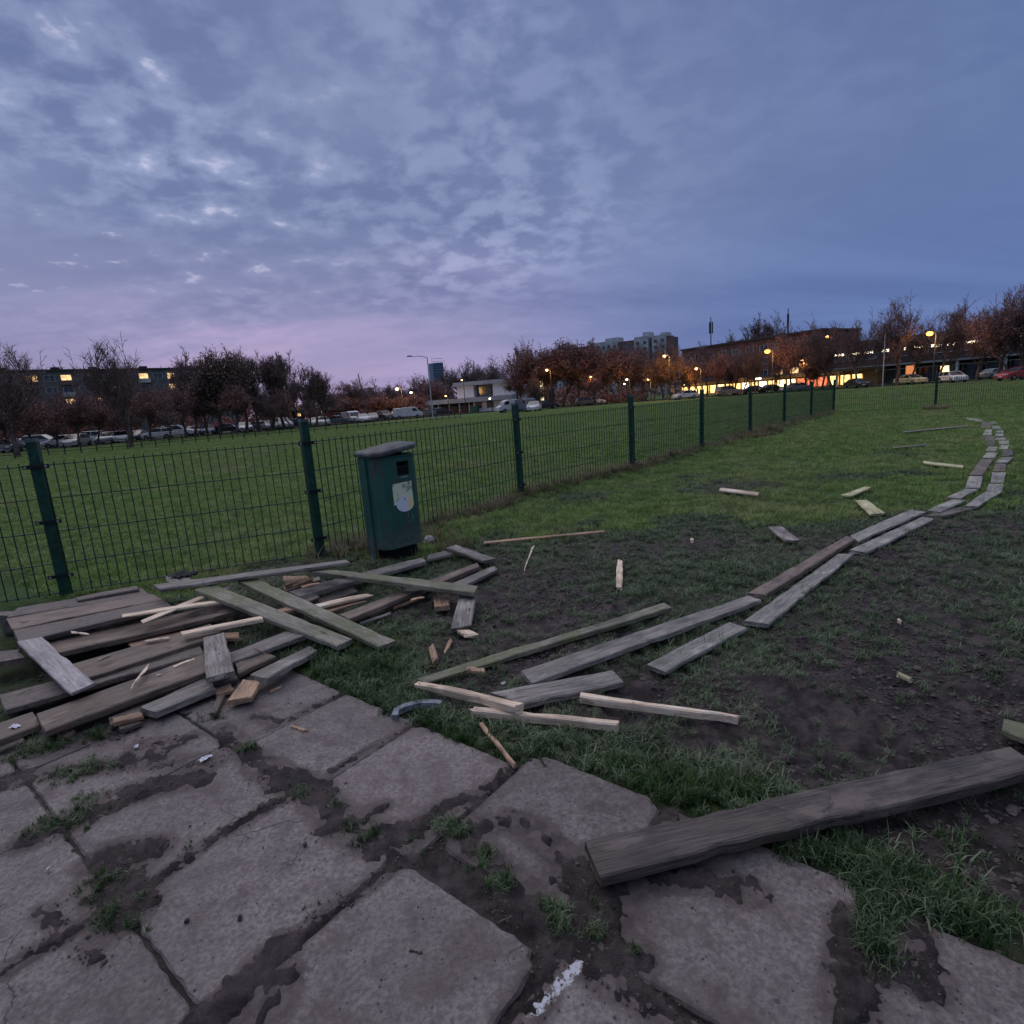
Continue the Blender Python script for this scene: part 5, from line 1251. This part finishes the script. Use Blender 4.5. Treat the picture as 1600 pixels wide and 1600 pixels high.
def brick_block():
    a, b, L, rz = facade_frame(1066, 150, 1280, 118); root = empty('brick_building', a, rz); tag(root, 'brick building with a brightly lit shop floor at its foot', 'building')
    hgt = (topz(1110, 541, 143) + topz(1275, 519, 119)) / 2
    MB().box(0, 0, 3.4, L, 14, hgt).build('wall', WALL_BR, root)
    MB().box(-.3, -.3, hgt + .003, L + .3, 14.3, hgt + .4).build('roof', ROOFM, root)
    wm, wl = wmesh(2.0, 1.4, WIN), wmesh(2.0, 1.2, LIT)
    n = int(L / 3.6)
    for i in range(n):
        for k in range(3):
            z = hgt - 2.0 - 2.7 * k
            if z > 4: put('window', wl if (i, k) in ((n - 3, 2), (n - 2, 2)) else wm, root, ((i + .5) * L / n, -.03, z))
    MB().box(L * .68, -.14, hgt - 3.0, L * .83, -.05, hgt - 2.2).build('pale_sign_band', WALL_PL, root)
    MB().box(-2, -2.6, 3.0, L + 12, .0 - .005, 3.38).build('canopy', WALL_DK, root)
    shopm = [glow_mat('shop_window_warm', (1.0, .60, .20), 2.2), glow_mat('shop_window_yellow', (1.0, .72, .30), 2.8), glow_mat('shop_window_white', (1.0, .86, .62), 2.6), glow_mat('shop_window_red', (1.0, .25, .12), .9)]
    MB().box(-1, .3, -1, L + 11, 10, 2.98).build('shop_wall', simple('shop_inner_wall', (.35, .22, .12), .8), root)
    r = random.Random(2); m_n = int((L + 10) / 2.3)
    for i in range(m_n):
        w = 1.9; mt = shopm[r.choice([0, 0, 1, 1, 1, 2, 0])] if i < m_n - 6 else shopm[r.choice([3, 0])]
        m = MB(); m.box(-w / 2, -.03, -1.0, w / 2, .03, .85, 0)
        for xx in (-w / 2, w / 2 - .06): m.box(xx, -.07, -1.0, xx + .06, -.031, .95, 1)
        m.box(-w / 2, -.07, .851, w / 2, .03, 1.15, 1)
        put('shop_window', m.mesh('shop_window', [mt, WALL_DK]), root, (i * 2.3 + .6, .26, 1.35))
    for i in range(0, m_n, 3): MB().tube((i * 2.3 + 1.8, -2.3, -.5), (i * 2.3 + 1.8, -2.3, 3.0), .12, .12, 6).build('column', WALL_DK, root)
    ls = glow_mat('shop_lamp', (1.0, .93, .80), 7, False)
    for x in (2.5, 24.0): MB().box(x, -2.75, 2.7, x + 1.2, -2.61, 2.98).build('lamp_box', ls, root)
    for x in (5, 20, 35):
        li = bpy.data.lights.new('shop_light', 'POINT'); li.energy = 260; li.color = (1, .65, .3); li.shadow_soft_size = .5
        lo = bpy.data.objects.new('shop_light', li); COL.objects.link(lo); lo.parent = root; lo.location = (x, -3.6, 2.4)
brick_block()
def right_block():
    a, b, L, rz = facade_frame(1300, 116, 1700, 88); root = empty('commercial_building', a, rz); tag(root, 'long dark commercial building with a strip of lit upper windows at the right', 'building')
    h1 = topz(1420, 523, 104); zs = topz(1430, 544, 103)
    MB().box(0, 0, 3.6, L, 20, h1).build('upper_wall', WALL_DK, root)
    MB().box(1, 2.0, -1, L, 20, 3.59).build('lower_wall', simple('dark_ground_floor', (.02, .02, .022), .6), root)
    MB().box(-1, -1.6, 3.25, L, -.005, 3.58).build('canopy', simple('canopy_edge', (.20, .25, .28), .6), root)
    MB().box(-1, -1.5, 2.55, L, -1.42, 2.62).build('rail', MATS['canopy_edge'], root)
    st = glow_mat('strip_light', (1.0, .84, .58), 5.0, False); r = random.Random(6)
    gl = wmesh(2.2, 1.3, WIN)
    for i in range(int(L / 2.6)):
        x = i * 2.6 + 1.4
        put('window', gl, root, (x, -.03, zs - .4))
        if r.random() < .9:
            MB().box(x - r.uniform(.5, 1.1), -.16, zs + .0, x + r.uniform(.3, 1.0), -.10, zs + .42).build('strip_lamp', st, root)
    for i in range(int(L / 3.2)): put('window', wmesh(2.7, 2.6, WIN) if i == 0 else bpy.data.meshes['window_big'], root, (i * 3.2 + 2.8, 1.96, 1.4)) if False else None
    big = wmesh(2.7, 2.4, WIN)
    for i in range(int(L / 3.2)): put('window', big, root, (i * 3.2 + 2.8, 1.96, 1.5))
    for i in range(0, int(L / 6.4)): MB().box(i * 6.4 + 1.1, -1.3, -.5, i * 6.4 + 1.5, -.9, 3.24).build('column', WALL_PL, root)
    lw = glow_mat('door_light', (1.0, .75, .35), 1.6, False)
    for (u, x) in ((1350, .115), (1500, .48)):
        MB().box(L * x, 1.8, 1.2, L * x + 1.6, 1.9, 2.5).build('lit_doorway', lw, root)
    MB().box(L * .36, -1.75, 1.5, L * .36 + 1.5, -1.66, 3.0).build('orange_sign', glow_mat('orange_sign', (1, .35, .12), .45, False), root)
right_block()
def tall_lit():
    a, b, L, rz = facade_frame(842, 128, 852, 128); root = empty('stairwell_block', a, rz); tag(root, 'narrow building with a bright vertical stairwell window among the reddish trees', 'building')
    MB().box(-2, 0, -1, L + 2, 6, 7).build('wall', WALL_DK, root); MB().box(-2.2, -.2, 7.002, L + 2.2, 6.2, 7.3).build('roof', ROOFM, root)
    for k in range(5): put('window', wmesh(.8, .8, LITW), root, (L * .55, -.03, 1.9 + k * 1.0))
tall_lit()

# ------------------------------------------------------------------ lamps, masts, signs
POLE = simple('lamp_pole', (.05, .055, .06), .6); POLEW = simple('pale_pole', (.42, .45, .50), .5)
AMB = glow_mat('lamp_amber', (1.0, .30, .03), 10, False); AMBS = glow_mat('lamp_amber_small', (1.0, .55, .22), 7, False); WHT = glow_mat('lamp_white', (1.0, .86, .66), 8, False)
def lamp(u, v, d, label, mat=None, arm=1.2, size=.28, power=0, col=(1, .5, .15), pole=POLE, name='street_lamp', side=-1, grp='lit street lamps along the far side'):
    base = D(u, d); z = topz(u, v, d); root = empty(name, base); tag(root, label, 'street lamp', grp)
    MB().tube((-side * arm, 0, -.3), (-side * arm, 0, z - .25), .09, .06, 7).tube((-side * arm, 0, z - .25), (-side * arm * .6, 0, z), .05, .045, 6).tube((-side * arm * .6, 0, z), (0, 0, z + .03), .045, .035, 6).build('pole', pole, root)
    m = MB(); m.prism([(-.35, -.13), (.35, -.13), (.35, .13), (-.35, .13)], z + .02, z + .16, top=[(-.25, -.08), (.28, -.08), (.28, .08), (-.25, .08)]); m.build('head', POLE, root)
    if mat:
        import bmesh
        bm = bmesh.new(); bmesh.ops.create_icosphere(bm, subdivisions=2, radius=size); me = bpy.data.meshes.new('bulb'); bm.to_mesh(me); bm.free(); me.materials.append(mat)
        o = bpy.data.objects.new('bulb', me); COL.objects.link(o); o.parent = root; o.location = (0, -.05, z - size * .6); o.scale = (1, 1, .7)
        if power:
            li = bpy.data.lights.new('lamp_light', 'POINT'); li.energy = power; li.color = col; li.shadow_soft_size = size
            lo = bpy.data.objects.new('lamp_light', li); COL.objects.link(lo); lo.parent = root; lo.location = (0, -.5, z - size * 2.2)
lamp(648, 557, 76, 'unlit street lamp with a long arm rising left of the blue tower', None, 2.3, side=-1, pole=POLEW, grp=None)
lamp(1198, 547, 92, 'bright amber street lamp before the brick building', AMB, .9, .40, 380)
lamp(1448, 519, 78, 'bright amber street lamp right of the tallest right-hand trees', AMB, .9, .38, 330)
lamp(1290, 525, 110, 'small amber lamp at the right corner of the brick building', AMBS, .8, .28, 200)
lamp(1253, 562, 100, 'amber lamp low over the lit shop, below the brick wall', AMBS, .6, .26, 200)
lamp(1039, 555, 96, 'amber lamp high in the orange-lit trees', AMBS, .8, .24, 420)
lamp(1088, 575, 100, 'amber lamp right of the orange-lit trees', AMBS, .8, .22, 330)
lamp(1013, 592, 104, 'low amber lamp left of the orange-lit trees', AMBS, .5, .22, 300)
lamp(980, 592, 106, 'right one of the close pair of lamps in the reddish wood', WHT, .5, .20, 60)
lamp(976, 599, 100, 'left one of the close pair of lamps in the reddish wood', AMBS, .5, .16, 0)
lamp(924, 588, 100, 'amber lamp in the middle of the reddish wood', AMBS, .5, .20, 100)
lamp(857, 577, 98, 'amber lamp high in the left part of the reddish wood', AMBS, .6, .22, 160)
lamp(624, 606, 106, 'brightest amber lamp in the low belt left of the white building', AMBS, .8, .32, 500)
lamp(645, 612, 112, 'whitish lamp right of the brightest one in the low belt', WHT, .6, .24, 60)
lamp(725, 593, 116, 'small lamp on the roof edge of the white building', AMBS, .3, .16, 0)
lamp(766, 622, 112, 'white lamp on the front of the white building', WHT, .3, .18, 0)
lamp(464, 630, 92, 'tiny amber lamp behind the cars under the slender trees', AMBS, .4, .16, 60)
lamp(698, 618, 116, 'amber lamp tucked in shrubs just left of the white building', AMBS, .4, .16, 50)
lamp(1376, 512, 84, 'unlit pale lamp post between the right-hand trees', None, .35, pole=POLEW, grp=None)
lamp(1008, 560, 98, 'unlit thin pole inside the dark wood', None, .2, grp=None)
def mast(u, v, d, label, w=.5):
    root = empty('antenna_mast', D(u, d)); tag(root, label, 'mast', 'antenna masts over the rooftops'); z = topz(u, v, d)
    MB().tube((0, 0, -.5), (0, 0, z), .28, .12, 6).build('pole', ROOFM, root)
    m = MB()
    for a in range(3): m.box(math.cos(a * 2.1) * w - .15, math.sin(a * 2.1) * w - .15, z - 5.2, math.cos(a * 2.1) * w + .15, math.sin(a * 2.1) * w + .15, z - 1.6)
    m.build('antenna_panels', ROOFM, root)
mast(1111, 495, 190, 'antenna mast left of the brick building, above the trees'); mast(1229, 482, 175, 'thinner mast rising behind the brick building', .12)
def wood_pole(u, v, d):
    root = empty('wooden_pole', D(u, d)); tag(root, 'leaning bare wooden pole over the low tree belt', 'pole'); z = topz(u, v, d)
    MB().tube((.8, 0, -.5), (0, 0, z), .14, .10, 6, cap=True).build('shaft', BARK, root)
wood_pole(567, 585, 100)

# distant wood closing the horizon
def far_wood():
    m = MB(); r = random.Random(12)
    for k in range(26000):
        u = r.uniform(-500, 2100); d = r.uniform(190, 330) if u < 1050 else r.uniform(150, 300)
        hmax = 7.5 + 2.5 * math.sin(u * .021) + 1.5 * math.sin(u * .057)
        p = D(u, d); z = r.random() ** 1.2 * hmax; s = r.uniform(.35, .9)
        a = Vector((r.gauss(0, 1), r.gauss(0, 1), r.gauss(0, 1))).normalized(); b = a.orthogonal().normalized(); c = a.cross(b)
        q = Vector((p.x, p.y, z))
        m.add([q + b * s, q + c * s, q - b * s, q - c * s], [(0, 1, 2, 3)])
    for k in range(900):
        u = r.uniform(-500, 2100); d = r.uniform(180, 300); p = D(u, d)
        m.tube((p.x, p.y, -.5), (p.x + r.uniform(-.6, .6), p.y, r.uniform(6, 10)), .14, .03, 3)
    o = m.build('distant_wood', LF_BRN); o['kind'] = 'stuff'; tag(o, 'far belt of brown woodland along the horizon', 'woodland')
far_wood()
def hedge():
    m = MB(); r = random.Random(14)
    for k in range(30000):
        u = r.uniform(-120, 1010); f = (u + 120) / 1130
        d = (72 + 42 * min(1, f * 1.6)) + (r.random() * 5 + 5)
        if 668 < u < 870: continue
        p = D(u, d); hm = 3.2 + 1.3 * math.sin(u * .05) + .8 * math.sin(u * .13); z = r.random() * max(1.2, hm); s = r.uniform(.08, .24)
        a = Vector((r.gauss(0, 1), r.gauss(0, 1), r.gauss(0, 1))).normalized(); b = a.orthogonal().normalized(); c = a.cross(b); q = Vector((p.x, p.y, z))
        m.add([q + b * s, q + c * s, q - b * s, q - c * s], [(0, 1, 2, 3)])
    o = m.build('undergrowth', LF_RED); o['kind'] = 'stuff'; tag(o, 'reddish brown undergrowth between the trees behind the cars', 'undergrowth')
hedge()

def blade_mat(name, a, b, dry=(.16, .15, .08)):
    m, t, bs = new_mat(name, .55, .4)
    oi = t.nodes.new('ShaderNodeObjectInfo'); ge = t.nodes.new('ShaderNodeNewGeometry')
    at = t.nodes.new('ShaderNodeAttribute'); at.attribute_name = 'tone'
    col = mix_c(t, oi.outputs['Random'], a, b)
    col = mix_c(t, smap(t, at.outputs['Fac'], .62, .9, 0, .85), col, dry)
    col = mix_c(t, smap(t, at.outputs['Fac'], .35, .0, 0, .75), col, tuple(c * .45 for c in a))
    big = noise(t, ge.outputs['Position'], .45, 5, .65); bg2 = noise(t, ge.outputs['Position'], .12, 3)
    col = mix_c(t, smap(t, big, .46, .66, 0, .55), col, dry)
    col = mix_c(t, smap(t, bg2, .5, .68, 0, .5), col, tuple(c * .75 for c in dry))
    bg3 = noise(t, ge.outputs['Position'], 2.6, 4, .7)
    col = mix_c(t, smap(t, bg3, .56, .40, 0, .55), col, tuple(c * .42 for c in a))
    t.links.new(col, bs.inputs['Base Color'])
    tr_ = t.nodes.new('ShaderNodeBsdfTranslucent'); t.links.new(col, tr_.inputs[0])
    ms = t.nodes.new('ShaderNodeMixShader'); ms.inputs[0].default_value = .25
    out = t.nodes['Material Output']; t.links.new(bs.outputs[0], ms.inputs[1]); t.links.new(tr_.outputs[0], ms.inputs[2]); t.links.new(ms.outputs[0], out.inputs[0])
    return m
GM = {'lawn': blade_mat('grass_lawn', (.160, .310, .062), (.290, .450, .115), (.46, .44, .21)), 'messy': blade_mat('grass_muddy', (.085, .165, .062), (.170, .245, .135), (.29, .29, .20)),
      'lush': blade_mat('grass_lush', (.034, .095, .020), (.075, .150, .038), (.15, .16, .09)), 'dry': blade_mat('grass_dry', (.17, .145, .080), (.26, .22, .125), (.30, .25, .15))}
def tuft(name, n, h, spread, flat, w, mat, seed):
    r = random.Random(seed); vs = []; fs = []; tone = []
    for i in range(n):
        a = r.random() * 6.283; q = abs(r.gauss(0, .5)) * spread; x0, y0 = math.cos(a) * q, math.sin(a) * q
        az_ = r.random() * 6.283; hh = h * (r.uniform(.45, 1.15) if r.random() > .12 else r.uniform(1.1, 1.7)); bend = r.uniform(.25, 1.0) * flat; ww = w * r.uniform(.6, 1.3)
        px, py = -math.sin(az_), math.cos(az_); b0 = len(vs); tn = r.random(); S = 3
        x, y, z = x0, y0, -.006; ang = r.uniform(.1, .5) * flat
        for k in range(S + 1):
            f = k / S; wk_ = ww * (1 - f ** 1.6) + .0002
            if k < S:
                vs += [(x + px * wk_, y + py * wk_, z), (x - px * wk_, y - py * wk_, z)]; tone += [tn, tn]
            else: vs.append((x, y, z)); tone.append(tn)
            st = hh / S; x += math.cos(az_) * math.sin(ang) * st; y += math.sin(az_) * math.sin(ang) * st; z += math.cos(ang) * st; ang = min(2.0, ang + bend)
            if z < .002 and k > 0: z = .002
        for k in range(S - 1): fs.append((b0 + 2 * k, b0 + 2 * k + 1, b0 + 2 * k + 3, b0 + 2 * k + 2))
        fs.append((b0 + 2 * S - 2, b0 + 2 * S - 1, b0 + 2 * S))
    me = bpy.data.meshes.new(name); me.from_pydata(vs, [], fs); at = me.attributes.new('tone', 'FLOAT', 'POINT'); at.data.foreach_set('value', tone); me.materials.append(mat)
    return bpy.data.objects.new(name, me)
def scatter(name, label, protos, pts, rot, scl):
    coll = bpy.data.collections.new(name + '_blades')
    for p_ in protos: coll.objects.link(p_)
    me = bpy.data.meshes.new(name); n = len(pts); me.vertices.add(n); me.vertices.foreach_set('co', np.asarray(pts, dtype=np.float32).ravel())
    a = me.attributes.new('rotz', 'FLOAT_VECTOR', 'POINT'); v = np.zeros((n, 3), np.float32); v[:, 2] = rot; a.data.foreach_set('vector', v.ravel())
    a = me.attributes.new('scl', 'FLOAT', 'POINT'); a.data.foreach_set('value', np.asarray(scl, dtype=np.float32))
    me.materials.append(protos[0].data.materials[0])
    o = bpy.data.objects.new(name, me); COL.objects.link(o); o['kind'] = 'stuff'; o['label'] = label; o['category'] = 'grass'
    g = bpy.data.node_groups.new(name, 'GeometryNodeTree')
    g.interface.new_socket('Geometry', in_out='INPUT', socket_type='NodeSocketGeometry'); g.interface.new_socket('Geometry', in_out='OUTPUT', socket_type='NodeSocketGeometry')
    gi = g.nodes.new('NodeGroupInput'); go = g.nodes.new('NodeGroupOutput'); ip = g.nodes.new('GeometryNodeInstanceOnPoints')
    ci = g.nodes.new('GeometryNodeCollectionInfo'); ci.inputs[0].default_value = coll; ci.inputs[1].default_value = True; ci.inputs[2].default_value = True
    def na(nm, dt):
        q = g.nodes.new('GeometryNodeInputNamedAttribute'); q.data_type = dt; q.inputs[0].default_value = nm; return q.outputs[0]
    L = g.links.new
    L(gi.outputs[0], ip.inputs['Points']); L(ci.outputs[0], ip.inputs['Instance']); ip.inputs['Pick Instance'].default_value = True
    L(na('rotz', 'FLOAT_VECTOR'), ip.inputs['Rotation']); L(na('scl', 'FLOAT'), ip.inputs['Scale'])
    L(ip.outputs[0], go.inputs[0])
    md = o.modifiers.new('grass', 'NODES'); md.node_group = g
    return o
rs = np.random.RandomState(5)
def wedge(n, r0, r1, a0=-50, a1=50):
    r = np.sqrt(rs.uniform(r0 * r0, r1 * r1, n)); a = np.radians(rs.uniform(a0, a1, n)); return r * np.sin(a), r * np.cos(a)
def fixz(L_):
    a = np.array([(p[0], p[1], -99.0 if p[2] is None else p[2], p[3]) for p in L_])
    k = a[:, 2] < -50
    if k.any(): a[k, 2] = np.maximum(height(a[k, 0], a[k, 1])[0], -.004)
    return a
def grass():
    lawn = [tuft('lawn_tuft', 26, .055, .07, .55, .0022, GM['lawn'], s) for s in range(4)]
    lawnf = [tuft('lawn_patch', 60, .06, .17, .5, .0042, GM['lawn'], s + 20) for s in range(3)]
    messy = [tuft('messy_tuft', 20, .085, .06, 1.0, .0028, GM['messy'], s + 40) for s in range(5)]
    lush = [tuft('lush_tuft', 22, .080, .04, .6, .0027, GM['lush'], s + 60) for s in range(4)]
    dry = [tuft('dry_tuft', 34, .16, .07, .8, .003, GM['dry'], s + 80) for s in range(4)]
    P_ = {'lawn': [], 'lawnf': [], 'messy': [], 'lush': []}
    # near field
    for r0, r1, dens in ((1.2, 4.0, 900), (4.0, 8.0, 480), (8.0, 14, 230)):
        n = int(dens * math.radians(104) / 2 * (r1 * r1 - r0 * r0)); x, y = wedge(n, r0, r1, -52, 52)
        z, m, zone, gr = height(x, y)
        ok = (zone < .3) & ~((x * d1[0] + y * d1[1] < -3.3) & (x * nn[0] + y * nn[1] < 1.3))
        q = rs.rand(n); far_side = fence_side(x, y) > 0; clump = np.clip((.55 - fbm(x * 5.5, y * 5.5, 71, 3)) * 3.2, 0, .6)
        for i in np.nonzero(ok)[0]:
            g_ = gr[i]; s = rs.uniform(.55, 1.25)
            if far_side[i]:
                P_['lawn'].append((x[i], y[i], z[i], s * 1.05)); continue
            if q[i] > max(.05, min(.84 + g_ * .6, 1.12) - clump[i] * 1.25): continue
            if g_ > .95 and r0 < 4 and rs.rand() < .5: P_['lush'].append((x[i], y[i], z[i], s * .95))
            elif g_ > .62 + .1 * rs.rand() and r0 >= 4: P_['lawn'].append((x[i], y[i], z[i], s * 1.1))
            elif g_ > .60: P_['lush' if rs.rand() < .30 else 'messy'].append((x[i], y[i], z[i], s * .75))
            else: P_['messy'].append((x[i], y[i], z[i], s * (.60 + .45 * max(0, g_))))
    for r0, r1, dens in ((14, 24, 55), (24, 45, 22), (45, 82, 9)):
        n = int(dens * math.radians(100) / 2 * (r1 * r1 - r0 * r0)); x, y = wedge(n, r0, r1)
        z, m, zone, gr = height(x, y); k = r0 / 14
        for i in range(n): P_['lawnf'].append((x[i], y[i], z[i], rs.uniform(.7, 1.3) * (1 + .25 * (k - 1))))
    # lush edge of the paving and the tufts in its joints
    def line(pts, n, w, s, kind):
        pts = [G(*p) for p in pts]; seg = [(b - a).length for a, b in zip(pts[:-1], pts[1:])]; T = sum(seg)
        for _ in range(n):
            t = rs.rand() * T; k = 0
            if math.sin(t * 14 + n) + .6 * math.sin(t * 31) < -.5 and rs.rand() < .8: continue
            while t > seg[k] and k < len(seg) - 1: t -= seg[k]; k += 1
            p = pts[k].lerp(pts[k + 1], min(1, t / seg[k])); px_, py_ = p.x + rs.normal() * w, p.y + rs.normal() * w
            P_[kind].append((px_, py_, None, rs.uniform(.6, 1.15) * s))
    line([(1215, 1300), (1330, 1345), (1450, 1400), (1600, 1462)], 190, .055, .85, 'lush')
    line([(1215, 1300), (1330, 1345), (1450, 1400), (1600, 1462)], 60, .06, .95, 'messy')
    line([(1010, 1235), (1090, 1240), (1200, 1225)], 70, .045, .8, 'lush'); line([(830, 1165), (930, 1205), (1030, 1240)], 45, .04, .75, 'lush'); line([(660, 1120), (740, 1160), (800, 1180)], 80, .03, .75, 'lush')
    line([(500, 1035), (560, 1070), (640, 1112)], 80, .06, .8, 'lush'); line([(500, 1035), (560, 1070), (640, 1112)], 90, .05, .8, 'messy')
    line([(1385, 1410), (1365, 1450), (1370, 1500)], 60, .022, .75, 'lush'); line([(1385, 1410), (1365, 1450), (1370, 1500)], 60, .025, .8, 'messy')
    for u, v, n, w, s in ((700, 1290, 16, .022, .5), (722, 1305, 10, .018, .5), (755, 1345, 14, .022, .45), (783, 1385, 16, .018, .5), (868, 1430, 12, .016, .6), (880, 1455, 10, .014, .5), (932, 1462, 8, .012, .45), (985, 1495, 3, .01, .4), (572, 1308, 12, .020, .45), (552, 1290, 6, .02, .4),
                          (520, 1255, 6, .02, .35), (470, 1240, 9, .03, .4), (390, 1172, 14, .022, .5), (155, 1385, 12, .035, .5), (175, 1430, 12, .03, .5), (200, 1445, 6, .018, .45), (120, 1210, 22, .05, .55), (110, 1275, 20, .05, .6), (130, 1250, 10, .04, .5), (60, 1290, 8, .03, .5), (70, 1165, 26, .05, .7), (150, 1150, 18, .05, .6), (310, 1090, 22, .035, .8), (330, 1125, 8, .03, .6), (40, 1185, 12, .05, .6), (480, 1420, 3, .02, .3),
                          (1240, 1330, 20, .03, .7), (1500, 1310, 12, .04, .5), (1555, 1225, 14, .03, .6), (640, 1320, 5, .02, .35), (945, 1420, 4, .015, .3), (300, 1320, 3, .02, .3)):
        c = G(u, v)
        for _ in range(int(n * 1.7)):
            px_, py_ = c.x + rs.normal() * w * 1.15, c.y + rs.normal() * w
            P_['messy' if rs.rand() < .55 else 'lush'].append((px_, py_, None, rs.uniform(.5, 1.1) * s))
    lab = {'lawn': 'short green grass of the field', 'lawnf': 'green grass of the field farther away', 'messy': 'flattened muddy grass around the boards', 'lush': 'fresh green grass along the slabs and in their joints'}
    for k, pr in (('lawn', lawn), ('lawnf', lawnf), ('messy', messy), ('lush', lush)):
        a = fixz(P_[k]); scatter({'lawn': 'lawn_grass', 'lawnf': 'far_grass', 'messy': 'muddy_grass', 'lush': 'lush_grass'}[k], lab[k], pr, a[:, :3], rs.uniform(0, 6.283, len(a)), a[:, 3])
    dp = []
    for a, b in zip(FEN[2:-1], FEN[3:]):
        n = int((b - a).length * 42)
        for _ in range(n):
            p = a.lerp(b, rs.rand()); x, y = p.x + rs.normal() * .12, p.y + rs.normal() * .12 
            dp.append((x, y, None, rs.uniform(.5, 1.25)))
    for u, v, n in ((560, 862, 20), (680, 850, 12), (1170, 684, 60), (1200, 676, 60), (1180, 682, 40), (1462, 640, 50)):
        c = G(u, v)
        for _ in range(n): x, y = c.x + rs.normal() * .25, c.y + rs.normal() * .25; dp.append((x, y, None, rs.uniform(.8, 1.7)))
    a = fixz(dp); scatter('dry_grass', 'tall dry grass along the foot of the fence', dry, a[:, :3], rs.uniform(0, 6.283, len(a)), a[:, 3])
def crumbs():
    protos = []
    for k in range(5):
        r = random.Random(k + 300); m = MB(); n = 6; vs = []
        for ring_z, rr in ((-.3, .8), (.12, 1.0), (.36, .6)):
            for i in range(n): a = i * 6.283 / n + r.uniform(-.3, .3); q = rr * r.uniform(.65, 1.2); vs.append((math.cos(a) * q, math.sin(a) * q, ring_z + r.uniform(-.15, .15)))
        vs.append((r.uniform(-.2, .2), r.uniform(-.2, .2), .48))
        fs = [(i, (i + 1) % n, n + (i + 1) % n, n + i) for i in range(n)] + [(n + i, n + (i + 1) % n, 2 * n + (i + 1) % n, 2 * n + i) for i in range(n)] + [(2 * n + i, 2 * n + (i + 1) % n, 3 * n) for i in range(n)]
        m.add(vs, fs); me = m.mesh('crumb', CRUMB); protos.append(bpy.data.objects.new('crumb', me))
    P_ = []
    x, y = wedge(60000, 1.0, 3.8, -52, 52); ms = mud_soft(x, y); z, m, zone, gr = height(x, y); q = rs.rand(len(x)); cl = fbm(x * 6, y * 6, 91, 3)
    for i in np.nonzero((zone > .5) & (q < (.02 + .55 * ms ** 1.5) * (cl > .42)))[0]:
        P_.append((x[i], y[i], max(z[i], .001), rs.uniform(.0012, .0042) * (1 + 1.2 * (rs.rand() < .06))))
    x, y = wedge(75000, 1.6, 8.5, -52, 52); z, m, zone, gr = height(x, y); q = rs.rand(len(x)); cl = fbm(x * 2.2, y * 2.2, 95, 3)
    for i in np.nonzero((zone < .3) & (fence_side(x, y) < -.3) & (q < np.clip(1.05 - np.clip(gr, 0, 1) * 1.2, .1, 1) * (cl > .38)))[0]:
        P_.append((x[i], y[i], z[i] + .001, rs.uniform(.003, .013) * (1 + .9 * (rs.rand() < .05))))
    a = np.array(P_); scatter('soil_crumbs', 'crumbs and clods of churned dark mud', protos, a[:, :3], rs.uniform(0, 6.283, len(a)), a[:, 3]); bpy.data.objects['soil_crumbs']['category'] = 'mud'
def crumb_mat():
    m, t, b = new_mat('mud_crumbs', .8, .3); oi = t.nodes.new('ShaderNodeObjectInfo'); ge = t.nodes.new('ShaderNodeNewGeometry')
    col = mix_c(t, oi.outputs['Random'], (.034, .027, .026), (.115, .092, .087)); t.links.new(col, b.inputs['Base Color']); bump(t, b, noise(t, ge.outputs['Position'], 120, 4, .7), .8, .004); return m
CRUMB = crumb_mat()
grass()
crumbs()
